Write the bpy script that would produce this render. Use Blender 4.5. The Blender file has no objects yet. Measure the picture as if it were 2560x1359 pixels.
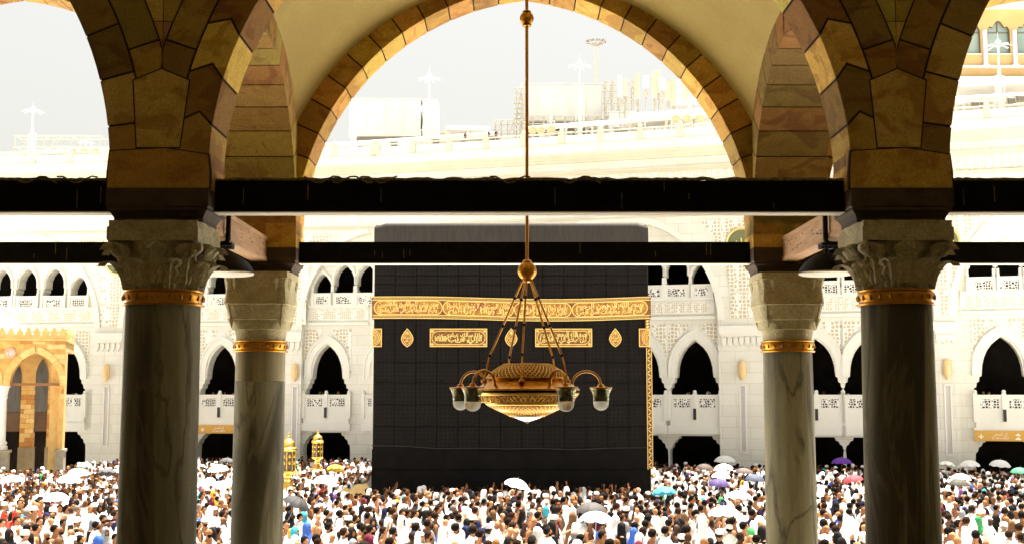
import bpy, bmesh, math, random
import numpy as np
from mathutils import Vector, Matrix, noise

random.seed(7)
PI = math.pi
F, PCX, PCY = 3000.0, 1280.0, 679.5
TH = math.radians(5.8)
CAMZ = 5.6
SC = bpy.context.scene
COL = SC.collection


def P(px, py, Y):
    """world point on the ray of a photo pixel at forward distance Y"""
    a = (px - PCX) / F
    b = (PCY - py) / F
    dy = math.cos(TH) - b * math.sin(TH)
    dz = math.sin(TH) + b * math.cos(TH)
    t = Y / dy
    return Vector((a * t, Y, CAMZ + dz * t))


def project(x, y, z):
    dz = z - CAMZ
    zc = y * math.cos(TH) + dz * math.sin(TH)
    yc = dz * math.cos(TH) - y * math.sin(TH)
    return PCX + F * x / zc, PCY - F * yc / zc


# ---------------------------------------------------------------- materials
def srgb(r, g, b):
    f = lambda c: c / 12.92 if c <= 0.04045 else ((c + 0.055) / 1.055) ** 2.4
    return (f(r / 255), f(g / 255), f(b / 255))


def MAT(name, c1, c2=None, scale=4.0, rough=0.7, metal=0.0, bump=0.0, bscale=None, tint=False,
        stretch=(1, 1, 1), detail=6.0, c3=None, c3scale=1.0, trans=0.0, pattern=None, pscale=8.0, ior=None, spec=None, grain=None, vein=None, courses=None):
    m = bpy.data.materials.new(name)
    m.use_nodes = True
    nt = m.node_tree
    N, L = nt.nodes, nt.links
    bs = N['Principled BSDF']
    bs.inputs['Roughness'].default_value = rough
    bs.inputs['Metallic'].default_value = metal
    if spec is not None:
        bs.inputs['Specular IOR Level'].default_value = spec
    if trans:
        bs.inputs['Transmission Weight'].default_value = trans
    if ior:
        bs.inputs['IOR'].default_value = ior
    tc = N.new('ShaderNodeTexCoord')
    mp = N.new('ShaderNodeMapping')
    mp.inputs['Scale'].default_value = stretch
    L.new(tc.outputs['Object'], mp.inputs['Vector'])
    vec = mp.outputs['Vector']
    out = None
    if c2 is not None:
        nz = N.new('ShaderNodeTexNoise')
        nz.inputs['Scale'].default_value = scale
        nz.inputs['Detail'].default_value = detail
        nz.inputs['Roughness'].default_value = 0.62
        L.new(vec, nz.inputs['Vector'])
        rp = N.new('ShaderNodeValToRGB')
        rp.color_ramp.elements[0].position = 0.36
        rp.color_ramp.elements[0].color = (*c1, 1)
        rp.color_ramp.elements[1].position = 0.66
        rp.color_ramp.elements[1].color = (*c2, 1)
        L.new(nz.outputs['Fac'], rp.inputs['Fac'])
        out = rp.outputs['Color']
        if c3 is not None:
            n3 = N.new('ShaderNodeTexNoise')
            n3.inputs['Scale'].default_value = c3scale
            n3.inputs['Detail'].default_value = 8
            n3.inputs['Distortion'].default_value = 1.4
            L.new(vec, n3.inputs['Vector'])
            r3 = N.new('ShaderNodeValToRGB')
            r3.color_ramp.elements[0].position = 0.52
            r3.color_ramp.elements[0].color = (0, 0, 0, 1)
            r3.color_ramp.elements[1].position = 0.60
            r3.color_ramp.elements[1].color = (1, 1, 1, 1)
            L.new(n3.outputs['Fac'], r3.inputs['Fac'])
            mx = N.new('ShaderNodeMix')
            mx.data_type = 'RGBA'
            L.new(r3.outputs['Color'], mx.inputs['Factor'])
            L.new(out, mx.inputs[6])
            mx.inputs[7].default_value = (*c3, 1)
            out = mx.outputs[2]
    if pattern:
        # carved / pierced geometric surface pattern: (kind, colour of the cut)
        kind, cc = pattern
        vo = N.new('ShaderNodeTexVoronoi')
        vo.feature = 'DISTANCE_TO_EDGE'
        vo.inputs['Scale'].default_value = pscale
        vo.inputs['Randomness'].default_value = 0.55 if kind == 'lattice' else 0.35
        L.new(vec, vo.inputs['Vector'])
        rv = N.new('ShaderNodeValToRGB')
        rv.color_ramp.elements[0].position = 0.10
        rv.color_ramp.elements[0].color = (0, 0, 0, 1)
        rv.color_ramp.elements[1].position = 0.16
        rv.color_ramp.elements[1].color = (1, 1, 1, 1)
        L.new(vo.outputs['Distance'], rv.inputs['Fac'])
        mx = N.new('ShaderNodeMix')
        mx.data_type = 'RGBA'
        L.new(rv.outputs['Color'], mx.inputs['Factor'])
        if out is not None:
            L.new(out, mx.inputs[6])
        else:
            mx.inputs[6].default_value = (*c1, 1)
        mx.inputs[7].default_value = (*cc, 1)
        out = mx.outputs[2]
    if courses:
        # fine ashlar joints: (block width, block height, joint colour, across, up) in the object's own metres
        bw_, bh_, jc = courses
        sp_x = N.new('ShaderNodeSeparateXYZ')
        L.new(tc.outputs['Object'], sp_x.inputs[0])
        cb = N.new('ShaderNodeCombineXYZ')
        L.new(sp_x.outputs['X'], cb.inputs['X'])
        L.new(sp_x.outputs['Z'], cb.inputs['Y'])
        bt = N.new('ShaderNodeTexBrick')
        bt.inputs['Scale'].default_value = 1.0
        bt.inputs['Brick Width'].default_value = bw_
        bt.inputs['Row Height'].default_value = bh_
        bt.inputs['Mortar Size'].default_value = .018
        bt.inputs['Color1'].default_value = (1, 1, 1, 1)
        bt.inputs['Color2'].default_value = (.93, .925, .90, 1)
        bt.inputs['Mortar'].default_value = (*jc, 1)
        L.new(cb.outputs[0], bt.inputs['Vector'])
        mx = N.new('ShaderNodeMix')
        mx.data_type = 'RGBA'
        mx.blend_type = 'MULTIPLY'
        mx.inputs['Factor'].default_value = 1
        L.new(out, mx.inputs[6])
        L.new(bt.outputs['Color'], mx.inputs[7])
        out = mx.outputs[2]
    if vein:
        # thin wandering veins: a narrow band of a distorted noise
        vs_, vc, vw = vein
        nv_ = N.new('ShaderNodeTexNoise')
        nv_.inputs['Scale'].default_value = vs_
        nv_.inputs['Detail'].default_value = 5
        nv_.inputs['Distortion'].default_value = 1.0
        m2 = N.new('ShaderNodeMapping')
        m2.inputs['Scale'].default_value = (1.0, 1.0, .34)
        m2.inputs['Rotation'].default_value = (.25, .18, 0)
        L.new(tc.outputs['Object'], m2.inputs['Vector'])
        L.new(m2.outputs['Vector'], nv_.inputs['Vector'])
        rv = N.new('ShaderNodeValToRGB')
        el = rv.color_ramp.elements
        el[0].position = .5 - vw; el[0].color = (0, 0, 0, 1)
        el[1].position = .5; el[1].color = (1, 1, 1, 1)
        e3 = el.new(.5 + vw); e3.color = (0, 0, 0, 1)
        L.new(nv_.outputs['Fac'], rv.inputs['Fac'])
        mx = N.new('ShaderNodeMix')
        mx.data_type = 'RGBA'
        L.new(rv.outputs['Color'], mx.inputs['Factor'])
        if out is not None:
            L.new(out, mx.inputs[6])
        else:
            mx.inputs[6].default_value = (*c1, 1)
        mx.inputs[7].default_value = (*vc, 1)
        out = mx.outputs[2]
    if grain:
        ng = N.new('ShaderNodeTexNoise')
        ng.inputs['Scale'].default_value = grain[0]
        ng.inputs['Detail'].default_value = 5
        L.new(tc.outputs['Object'], ng.inputs['Vector'])
        rg_ = N.new('ShaderNodeMapRange')
        rg_.inputs['From Min'].default_value = .3
        rg_.inputs['From Max'].default_value = .7
        rg_.inputs['To Min'].default_value = 1 - grain[1]
        rg_.inputs['To Max'].default_value = 1 + grain[1]
        L.new(ng.outputs['Fac'], rg_.inputs['Value'])
        mx = N.new('ShaderNodeMix')
        mx.data_type = 'RGBA'
        mx.blend_type = 'MULTIPLY'
        mx.inputs['Factor'].default_value = 1
        if out is not None:
            L.new(out, mx.inputs[6])
        else:
            mx.inputs[6].default_value = (*c1, 1)
        L.new(rg_.outputs['Result'], mx.inputs[7])
        out = mx.outputs[2]
    if tint:
        at = N.new('ShaderNodeAttribute')
        at.attribute_name = 'tint'
        if out is None:
            rgb = N.new('ShaderNodeRGB')
            rgb.outputs[0].default_value = (*c1, 1)
            out = rgb.outputs[0]
        mx = N.new('ShaderNodeMix')
        mx.data_type = 'RGBA'
        mx.blend_type = 'MULTIPLY'
        mx.inputs['Factor'].default_value = 1
        L.new(out, mx.inputs[6])
        L.new(at.outputs['Color'], mx.inputs[7])
        out = mx.outputs[2]
    if out is not None:
        L.new(out, bs.inputs['Base Color'])
    else:
        bs.inputs['Base Color'].default_value = (*c1, 1)
    if bump:
        nb = N.new('ShaderNodeTexNoise')
        nb.inputs['Scale'].default_value = bscale or scale * 4
        nb.inputs['Detail'].default_value = 8
        L.new(vec, nb.inputs['Vector'])
        bp = N.new('ShaderNodeBump')
        bp.inputs['Strength'].default_value = bump
        bp.inputs['Distance'].default_value = 0.02
        L.new(nb.outputs['Fac'], bp.inputs['Height'])
        L.new(bp.outputs['Normal'], bs.inputs['Normal'])
    return m


# ---------------------------------------------------------------- mesh builder
def offset_poly(pts, g):
    n = len(pts)
    area = sum(pts[i][0] * pts[(i + 1) % n][1] - pts[(i + 1) % n][0] * pts[i][1] for i in range(n))
    s = 1.0 if area > 0 else -1.0
    out = []
    for i in range(n):
        p0, p1, p2 = Vector(pts[i - 1]), Vector(pts[i]), Vector(pts[(i + 1) % n])
        d1, d2 = (p1 - p0), (p2 - p1)
        if d1.length < 1e-6 or d2.length < 1e-6:
            out.append(tuple(p1))
            continue
        d1.normalize(); d2.normalize()
        n1 = Vector((-d1.y, d1.x)) * s
        n2 = Vector((-d2.y, d2.x)) * s
        m = n1 + n2
        if m.length < 1e-4:
            m = n1.copy()
        m.normalize()
        k = g / max(0.35, m.dot(n1))
        out.append((p1.x + m.x * k, p1.y + m.y * k))
    return out


def clip_half(poly, nx, ny, d):
    """keep the part of the polygon with nx*x+ny*y >= d"""
    out = []
    n = len(poly)
    for i in range(n):
        a, b = poly[i], poly[(i + 1) % n]
        da = nx * a[0] + ny * a[1] - d
        db = nx * b[0] + ny * b[1] - d
        if da >= 0:
            out.append(a)
        if (da >= 0) != (db >= 0):
            t = da / (da - db)
            out.append((a[0] + (b[0] - a[0]) * t, a[1] + (b[1] - a[1]) * t))
    return out


class MB:
    def __init__(self):
        self.v, self.f, self.mi, self.t = [], [], [], []
        self.mx = None

    def add(self, vs, fs, mi=0, tint=(1, 1, 1)):
        o = len(self.v)
        if self.mx is not None:
            vs = [self.mx @ Vector(p) for p in vs]
        self.v.extend([tuple(p) for p in vs])
        for f in fs:
            self.f.append([i + o for i in f])
            self.mi.append(mi)
            self.t.append(tint)
        return self

    def box(self, x0, x1, y0, y1, z0, z1, mi=0, tint=(1, 1, 1)):
        return self.add([(x0, y0, z0), (x1, y0, z0), (x1, y1, z0), (x0, y1, z0), (x0, y0, z1), (x1, y0, z1), (x1, y1, z1), (x0, y1, z1)],
                        [(0, 3, 2, 1), (4, 5, 6, 7), (0, 1, 5, 4), (1, 2, 6, 5), (2, 3, 7, 6), (3, 0, 4, 7)], mi, tint)

    def cbox(self, c, s, mi=0, tint=(1, 1, 1), ch=0.0):
        if ch:
            p = [(c[0] - s[0] / 2, c[2] - s[2] / 2), (c[0] + s[0] / 2, c[2] - s[2] / 2), (c[0] + s[0] / 2, c[2] + s[2] / 2), (c[0] - s[0] / 2, c[2] + s[2] / 2)]
            return self.prism(p, c[1] - s[1] / 2, c[1] + s[1] / 2, 'y', mi, tint, ch)
        return self.box(c[0] - s[0] / 2, c[0] + s[0] / 2, c[1] - s[1] / 2, c[1] + s[1] / 2, c[2] - s[2] / 2, c[2] + s[2] / 2, mi, tint)

    def prism(self, poly, d0, d1, axis='y', mi=0, tint=(1, 1, 1), ch=0.0):
        mp = {'y': lambda p, d: (p[0], d, p[1]), 'x': lambda p, d: (d, p[0], p[1]), 'z': lambda p, d: (p[0], p[1], d)}[axis]
        n = len(poly)
        if ch:
            ip = offset_poly(poly, ch)
            s = 1 if d1 > d0 else -1
            layers = [(ip, d0), (poly, d0 + s * ch), (poly, d1 - s * ch), (ip, d1)]
        else:
            layers = [(poly, d0), (poly, d1)]
        vs = [mp(p, d) for pl, d in layers for p in pl]
        fs = []
        for k in range(len(layers) - 1):
            for i in range(n):
                j = (i + 1) % n
                fs.append((k * n + i, k * n + j, (k + 1) * n + j, (k + 1) * n + i))
        fs.append(tuple(range(n))[::-1])
        fs.append(tuple(range((len(layers) - 1) * n, len(layers) * n)))
        return self.add(vs, fs, mi, tint)

    def tube(self, path, r, seg=8, mi=0, tint=(1, 1, 1), closed=False, flat=1.0):
        path = [Vector(p) for p in path]
        n = len(path)
        rs = r if isinstance(r, (list, tuple)) else [r] * n
        vs, fs = [], []
        prev = None
        for i in range(n):
            if closed:
                d = path[(i + 1) % n] - path[i - 1]
            else:
                d = path[min(i + 1, n - 1)] - path[max(i - 1, 0)]
            d.normalize()
            if prev is None:
                u = d.orthogonal().normalized()
                if abs(d.z) < 0.95:
                    u = d.cross(Vector((0, 0, 1))).normalized()
            else:
                u = (prev - d * prev.dot(d))
                u = u.normalized() if u.length > 1e-6 else d.orthogonal().normalized()
            prev = u
            w = d.cross(u)
            for k in range(seg):
                a = 2 * PI * (k + 0.5) / seg
                vs.append(path[i] + u * (math.cos(a) * rs[i]) + w * (math.sin(a) * rs[i] * flat))
        m = n if closed else n - 1
        for i in range(m):
            for k in range(seg):
                j = (i + 1) % n
                fs.append((i * seg + k, i * seg + (k + 1) % seg, j * seg + (k + 1) % seg, j * seg + k))
        if not closed:
            fs.append(tuple(range(seg))[::-1])
            fs.append(tuple(range((n - 1) * seg, n * seg)))
        return self.add(vs, fs, mi, tint)

    def lathe(self, prof, c=(0, 0, 0), seg=24, mi=0, tint=(1, 1, 1), cap=True, rfn=None):
        vs, fs = [], []
        n = len(prof)
        for r, z in prof:
            for k in range(seg):
                a = 2 * PI * k / seg
                rr = r if rfn is None else rfn(r, a, z)
                vs.append((c[0] + math.cos(a) * rr, c[1] + math.sin(a) * rr, c[2] + z))
        for i in range(n - 1):
            for k in range(seg):
                k2 = (k + 1) % seg
                fs.append((i * seg + k, i * seg + k2, (i + 1) * seg + k2, (i + 1) * seg + k))
        if cap:
            fs.append(tuple(range(seg))[::-1])
            fs.append(tuple(range((n - 1) * seg, n * seg)))
        return self.add(vs, fs, mi, tint)

    def ball(self, c, r, seg=16, rings=10, mi=0, tint=(1, 1, 1), sc=(1, 1, 1)):
        vs = [(c[0], c[1], c[2] + r * sc[2])]
        for i in range(1, rings):
            t = PI * i / rings
            for k in range(seg):
                a = 2 * PI * k / seg
                vs.append((c[0] + r * sc[0] * math.sin(t) * math.cos(a), c[1] + r * sc[1] * math.sin(t) * math.sin(a), c[2] + r * sc[2] * math.cos(t)))
        vs.append((c[0], c[1], c[2] - r * sc[2]))
        fs = [(0, 1 + k, 1 + (k + 1) % seg) for k in range(seg)]
        for i in range(rings - 2):
            for k in range(seg):
                a, b = 1 + i * seg + k, 1 + i * seg + (k + 1) % seg
                fs.append((a, a + seg, b + seg, b))
        e = len(vs) - 1
        o = 1 + (rings - 2) * seg
        fs += [(o + (k + 1) % seg, o + k, e) for k in range(seg)]
        return self.add(vs, fs, mi, tint)

    def grid(self, fn, nu, nv, mi=0, tint=(1, 1, 1)):
        vs = [fn(i / nu, j / nv) for j in range(nv + 1) for i in range(nu + 1)]
        fs = []
        for j in range(nv):
            for i in range(nu):
                a = j * (nu + 1) + i
                fs.append((a, a + 1, a + nu + 2, a + nu + 1))
        return self.add(vs, fs, mi, tint)

    def mesh(self, name, mats, smooth=False, angle=40, recalc=True):
        me = bpy.data.meshes.new(name)
        me.from_pydata(self.v, [], self.f)
        if not isinstance(mats, (list, tuple)):
            mats = [mats]
        for m in mats:
            me.materials.append(m)
        me.polygons.foreach_set('material_index', self.mi)
        if any(t != (1, 1, 1) for t in self.t):
            at = me.attributes.new('tint', 'FLOAT_COLOR', 'FACE')
            at.data.foreach_set('color', [c for t in self.t for c in (t[0], t[1], t[2], 1.0)])
        else:
            at = me.attributes.new('tint', 'FLOAT_COLOR', 'FACE')
            at.data.foreach_set('color', [1.0] * (4 * len(self.f)))
        if recalc:
            bm = bmesh.new()
            bm.from_mesh(me)
            bmesh.ops.recalc_face_normals(bm, faces=bm.faces)
            bm.to_mesh(me)
            bm.free()
        if smooth:
            me.polygons.foreach_set('use_smooth', [True] * len(me.polygons))
            me.set_sharp_from_angle(angle=math.radians(angle))
        me.update()
        return me

    def build(self, name, mats, parent=None, smooth=False, angle=40, recalc=True, loc=None):
        me = self.mesh(name, mats, smooth, angle, recalc)
        o = link(name, me, parent)
        if loc is not None:
            o.location = loc
        return o


def link(name, data, parent=None):
    o = bpy.data.objects.new(name, data)
    COL.objects.link(o)
    if parent is not None:
        o.parent = parent
        r = root_of(parent)
        if r.get('_world'):
            o.matrix_parent_inverse = Matrix.Translation(parent.location).inverted() if parent is r else Matrix.Identity(4)
    return o


def root_of(o):
    while o.parent:
        o = o.parent
    return o


def thing(name, label, cat, loc=(0, 0, 0), group=None, world=True, rz=0):
    """Empty at the base; with world=True the parts' meshes hold world coordinates"""
    o = bpy.data.objects.new(name, None)
    o.empty_display_size = 0.2
    COL.objects.link(o)
    o.location = loc
    o.rotation_euler = (0, 0, rz)
    tag(o, label, cat, group)
    if world:
        o['_world'] = 1
    return o


def tag(o, label=None, cat=None, group=None, kind=None):
    if label: o['label'] = label
    if cat: o['category'] = cat
    if group: o['group'] = group
    if kind: o['kind'] = kind
    return o


def struct(o):
    o['kind'] = 'structure'
    return o


def copy_tree(o, parent=None):
    c = o.copy()
    COL.objects.link(c)
    c.parent = parent
    for ch in list(o.children):
        copy_tree(ch, c)
    return c


def plate(outers, depth, res=2):
    """2-D filled polygons (holes by even-odd) extruded; returns (verts, faces) in local x (right), y (depth 0..depth), z (up)"""
    cu = bpy.data.curves.new('tmp', 'CURVE')
    cu.dimensions = '2D'
    cu.fill_mode = 'BOTH'
    cu.extrude = depth / 2
    for pts in outers:
        s = cu.splines.new('POLY')
        s.points.add(len(pts) - 1)
        for i, p in enumerate(pts):
            s.points[i].co = (p[0], p[1], 0, 1)
        s.use_cyclic_u = True
    return curve_geo(cu, depth)


def curve_geo(cu, depth):
    o = bpy.data.objects.new('tmp', cu)
    COL.objects.link(o)
    dg = bpy.context.evaluated_depsgraph_get()
    me = bpy.data.meshes.new_from_object(o.evaluated_get(dg))
    vs = [(v.co.x, depth / 2 - v.co.z, v.co.y) for v in me.vertices]
    fs = [tuple(p.vertices) for p in me.polygons]
    bpy.data.objects.remove(o)
    bpy.data.curves.remove(cu)
    bpy.data.meshes.remove(me)
    return vs, fs


def text_geo(body, size, depth, align='CENTER', width=None, offset=0.0, sx=1.0):
    cu = bpy.data.curves.new('tmp', 'FONT')
    cu.body = body
    cu.size = size
    cu.extrude = depth / 2
    cu.offset = offset
    cu.align_x = align
    cu.align_y = 'CENTER'
    cu.resolution_u = 2
    vs, fs = curve_geo(cu, depth)
    if not vs:
        return vs, fs
    x0, x1 = min(v[0] for v in vs), max(v[0] for v in vs)
    z0, z1 = min(v[2] for v in vs), max(v[2] for v in vs)
    k = (width / (x1 - x0)) if width else sx
    cx, cz = (x0 + x1) / 2, (z0 + z1) / 2
    return [((v[0] - cx) * k, v[1], v[2] - cz) for v in vs], fs


# Arabic letters -> joined presentation forms, laid out for left-to-right setting
_AR = {0x621: (0xFE80, 1), 0x622: (0xFE81, 2), 0x623: (0xFE83, 2), 0x624: (0xFE85, 2), 0x625: (0xFE87, 2), 0x626: (0xFE89, 4), 0x627: (0xFE8D, 2), 0x628: (0xFE8F, 4),
       0x629: (0xFE93, 2), 0x62A: (0xFE95, 4), 0x62B: (0xFE99, 4), 0x62C: (0xFE9D, 4), 0x62D: (0xFEA1, 4), 0x62E: (0xFEA5, 4), 0x62F: (0xFEA9, 2), 0x630: (0xFEAB, 2),
       0x631: (0xFEAD, 2), 0x632: (0xFEAF, 2), 0x633: (0xFEB1, 4), 0x634: (0xFEB5, 4), 0x635: (0xFEB9, 4), 0x636: (0xFEBD, 4), 0x637: (0xFEC1, 4), 0x638: (0xFEC5, 4),
       0x639: (0xFEC9, 4), 0x63A: (0xFECD, 4), 0x641: (0xFED1, 4), 0x642: (0xFED5, 4), 0x643: (0xFED9, 4), 0x644: (0xFEDD, 4), 0x645: (0xFEE1, 4), 0x646: (0xFEE5, 4),
       0x647: (0xFEE9, 4), 0x648: (0xFEED, 2), 0x649: (0xFEEF, 2), 0x64A: (0xFEF1, 4)}


def arabic(s):
    out = []
    n = len(s)
    i = 0
    prev_joins = False
    while i < n:
        c = ord(s[i])
        if c not in _AR:
            out.append(s[i]); prev_joins = False; i += 1
            continue
        if c == 0x644 and i + 1 < n and ord(s[i + 1]) in (0x627, 0x623, 0x625, 0x622):
            b = {0x622: 0xFEF5, 0x623: 0xFEF7, 0x625: 0xFEF9, 0x627: 0xFEFB}[ord(s[i + 1])]
            out.append(chr(b + (1 if prev_joins else 0)))
            prev_joins = False
            i += 2
            continue
        b, k = _AR[c]
        nxt = i + 1 < n and ord(s[i + 1]) in _AR and ord(s[i + 1]) != 0x621
        if k == 4:
            form = (3 if prev_joins and nxt else 1 if prev_joins else 2 if nxt else 0)
            out.append(chr(b + form)); prev_joins = nxt
        elif k == 2:
            out.append(chr(b + (1 if prev_joins else 0))); prev_joins = False
        else:
            out.append(chr(b)); prev_joins = False
        i += 1
    return ''.join(reversed(out))
# ---------------------------------------------------------------- camera, sky, sun
cam = bpy.data.cameras.new('camera')
cam.sensor_width = 36
cam.lens = F / 2560 * 36
cam.clip_start = 0.1
cam.clip_end = 3000
co = link('camera', cam)
co.location = (0, 0, CAMZ)
co.rotation_euler = (PI / 2 + TH, 0, 0)
SC.camera = co

SUN_EL, SUN_AZ = 76.0, 30.0     # azimuth measured clockwise from the view direction (+Y)
w = bpy.data.worlds.new('World')
SC.world = w
w.use_nodes = True
nt = w.node_tree
bg = nt.nodes['Background']
sky = nt.nodes.new('ShaderNodeTexSky')
sky.sky_type = 'NISHITA'
sky.sun_disc = False
sky.sun_elevation = math.radians(SUN_EL)
sky.sun_rotation = math.radians(SUN_AZ)
sky.air_density = 1.0
sky.dust_density = 10.0
sky.ozone_density = 1.0
hz = nt.nodes.new('ShaderNodeMix')
hz.data_type = 'RGBA'
hz.inputs['Factor'].default_value = 0.62
hz.inputs[7].default_value = (5.5, 5.4, 4.75, 1)      # milky desert haze
nt.links.new(sky.outputs['Color'], hz.inputs[6])
nt.links.new(hz.outputs[2], bg.inputs['Color'])
bg.inputs['Strength'].default_value = SKY_STRENGTH if 'SKY_STRENGTH' in globals() else 0.05

sun = bpy.data.lights.new('sun', 'SUN')
sun.energy = 5.0
sun.angle = math.radians(0.5)
sun.color = (1.0, 0.95, 0.87)
so = link('sun', sun)
az, el = math.radians(SUN_AZ), math.radians(SUN_EL)
tosun = Vector((math.sin(az) * math.cos(el), math.cos(az) * math.cos(el), math.sin(el)))
so.rotation_euler = tosun.to_track_quat('Z', 'Y').to_euler()
so.location = (0, 40, 60)
tag(so, kind='structure')

SC.view_settings.view_transform = 'Standard'
SC.view_settings.look = 'None'
SC.view_settings.gamma = 1
SC.view_settings.exposure = 2.05
SC.cycles.max_bounces = 10
SC.cycles.diffuse_bounces = 6
SC.cycles.glossy_bounces = 4
SC.cycles.transmission_bounces = 6
SC.cycles.use_denoising = True
SC.cycles.sample_clamp_indirect = 8
SC.cycles.caustics_reflective = False
SC.cycles.caustics_refractive = False

# ---------------------------------------------------------------- shared materials
M_stone = MAT('sandstone', (0.54, 0.36, 0.10), (0.66, 0.47, 0.15), scale=5, rough=.85, bump=.7, bscale=60, tint=True, stretch=(1, 1, 1.6), c3=(0.44, 0.26, 0.06), c3scale=2.2, grain=(55, .22))
M_mortar = MAT('mortar', (0.028, 0.015, 0.005), rough=.95)
M_dark_stone = MAT('dark_stone', (0.035, 0.021, 0.010), (0.06, 0.038, 0.018), scale=6, rough=.75, bump=.3)
M_marble_pale = MAT('pale_streaked_marble', (0.13, 0.11, 0.065), (0.38, 0.33, 0.21), scale=3.4, rough=.6, spec=.25, stretch=(1, 1, .10), detail=8, grain=(70, .12))
M_cap_stone = MAT('capital_stone', (0.33, 0.29, 0.175), (0.46, 0.41, 0.26), scale=5, rough=.75, bump=.4, bscale=40, grain=(40, .2))
M_marble_col = MAT('streaked_marble', (0.088, 0.085, 0.060), (0.33, 0.315, 0.225), scale=3.0, rough=.62, spec=.25, stretch=(1, 1, .10), detail=8, c3=(0.055, 0.049, 0.030), c3scale=1.6, vein=(1.7, (0.105, 0.098, 0.066), .03), grain=(70, .12), bump=.12, bscale=24)
M_gold = MAT('polished_gold', (0.42, 0.19, 0.025), (0.58, 0.29, 0.045), scale=20, rough=.28, metal=1)
M_gold_dark = MAT('aged_gold', (0.26, 0.12, 0.02), (0.5, 0.25, 0.05), scale=30, rough=.4, metal=1)
M_plaster = MAT('vault_plaster', (0.36, 0.275, 0.090), (0.42, 0.325, 0.11), scale=1.3, rough=.9, bump=.12, grain=(30, .05))
M_black_steel = MAT('black_steel', (0.004, 0.0035, 0.003), (0.010, 0.008, 0.006), scale=9, rough=.8, spec=.1)
M_beam_under = MAT('bounce_lit_underside', (0.86, 0.82, 0.76), rough=.6)  # white put into the colour for bounced light under the black beams
M_debris = MAT('dusty_cord', (0.10, 0.07, 0.03), (0.26, 0.2, 0.1), scale=30, rough=1)
M_wood = MAT('pinkish_wood', (0.34, 0.20, 0.11), (0.48, 0.30, 0.18), scale=4, rough=.7, stretch=(6, .6, 6), bump=.15)
M_black = MAT('matt_black', (0.006, 0.005, 0.004), rough=.6, spec=.2)
M_white_rim = MAT('white_enamel', (0.85, 0.83, 0.78), rough=.4)
M_roof = MAT('roof_screed', (0.45, 0.42, 0.36), (0.52, 0.48, 0.42), scale=2, rough=.9)
M_inner_wall = MAT('inner_plaster', (0.76, 0.68, 0.46), (0.82, 0.74, 0.52), scale=1, rough=.9)
M_floor_marble = MAT('floor_marble', (0.40, 0.35, 0.24), (0.48, 0.42, 0.3), scale=2, rough=.35)
# ---------------------------------------------------------------- the arcade the photograph is taken from
AX = 0.15
HALF = 3.136
A_, C_ = 2.71, 0.35
R_ = A_ + C_
ZS = CAMZ + 1.85           # springing
ZI = CAMZ + 1.722          # top of the dark impost blocks
WTOP = CAMZ + 5.9
ARC_FLOOR = CAMZ - 2.25
Y1a, Y1b = 10.0, 10.55     # front row of arches
Y2a, Y2b = 14.1, 14.65     # rear row
rs = random.Random(21)
TINTS = [(.58, .54, .42), (.36, .31, .22), (.95, .96, .82), (.74, .60, .36), (1.1, 1.15, 1.05), (.46, .38, .26), (.95, .85, .6)]
LIGHT_T = [(1.25, 1.35, 1.35), (.85, .80, .70)]


def arch_x(side, xc, r, z):
    h = z - ZS
    if h <= 0:
        return xc + side * (-C_ + r) if False else xc + side * (r - C_)
    if h >= r:
        return None
    return xc + side * (math.sqrt(r * r - h * h) - C_)


def ring_pts(side, xc, r, t):
    # t measured from the springing; side -1 = left half of the opening
    return (xc + side * (r * math.cos(t) - C_), ZS + r * math.sin(t))


def ring_block(side, xc, r0, r1, t0, t1, chev=0.0):
    inner = [ring_pts(side, xc, r0, t0 + (t1 - t0) * k / 3) for k in range(4)]
    outer = [ring_pts(side, xc, r1, t0 + (t1 - t0) * k / 3) for k in range(4)]
    rm = r0 + (r1 - r0) * .45
    pts = inner[:]
    if chev:
        pts.append(ring_pts(side, xc, rm, t1 + chev))
    pts += outer[::-1]
    if chev:
        pts.append(ring_pts(side, xc, rm, t0 + chev))
    return pts


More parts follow.
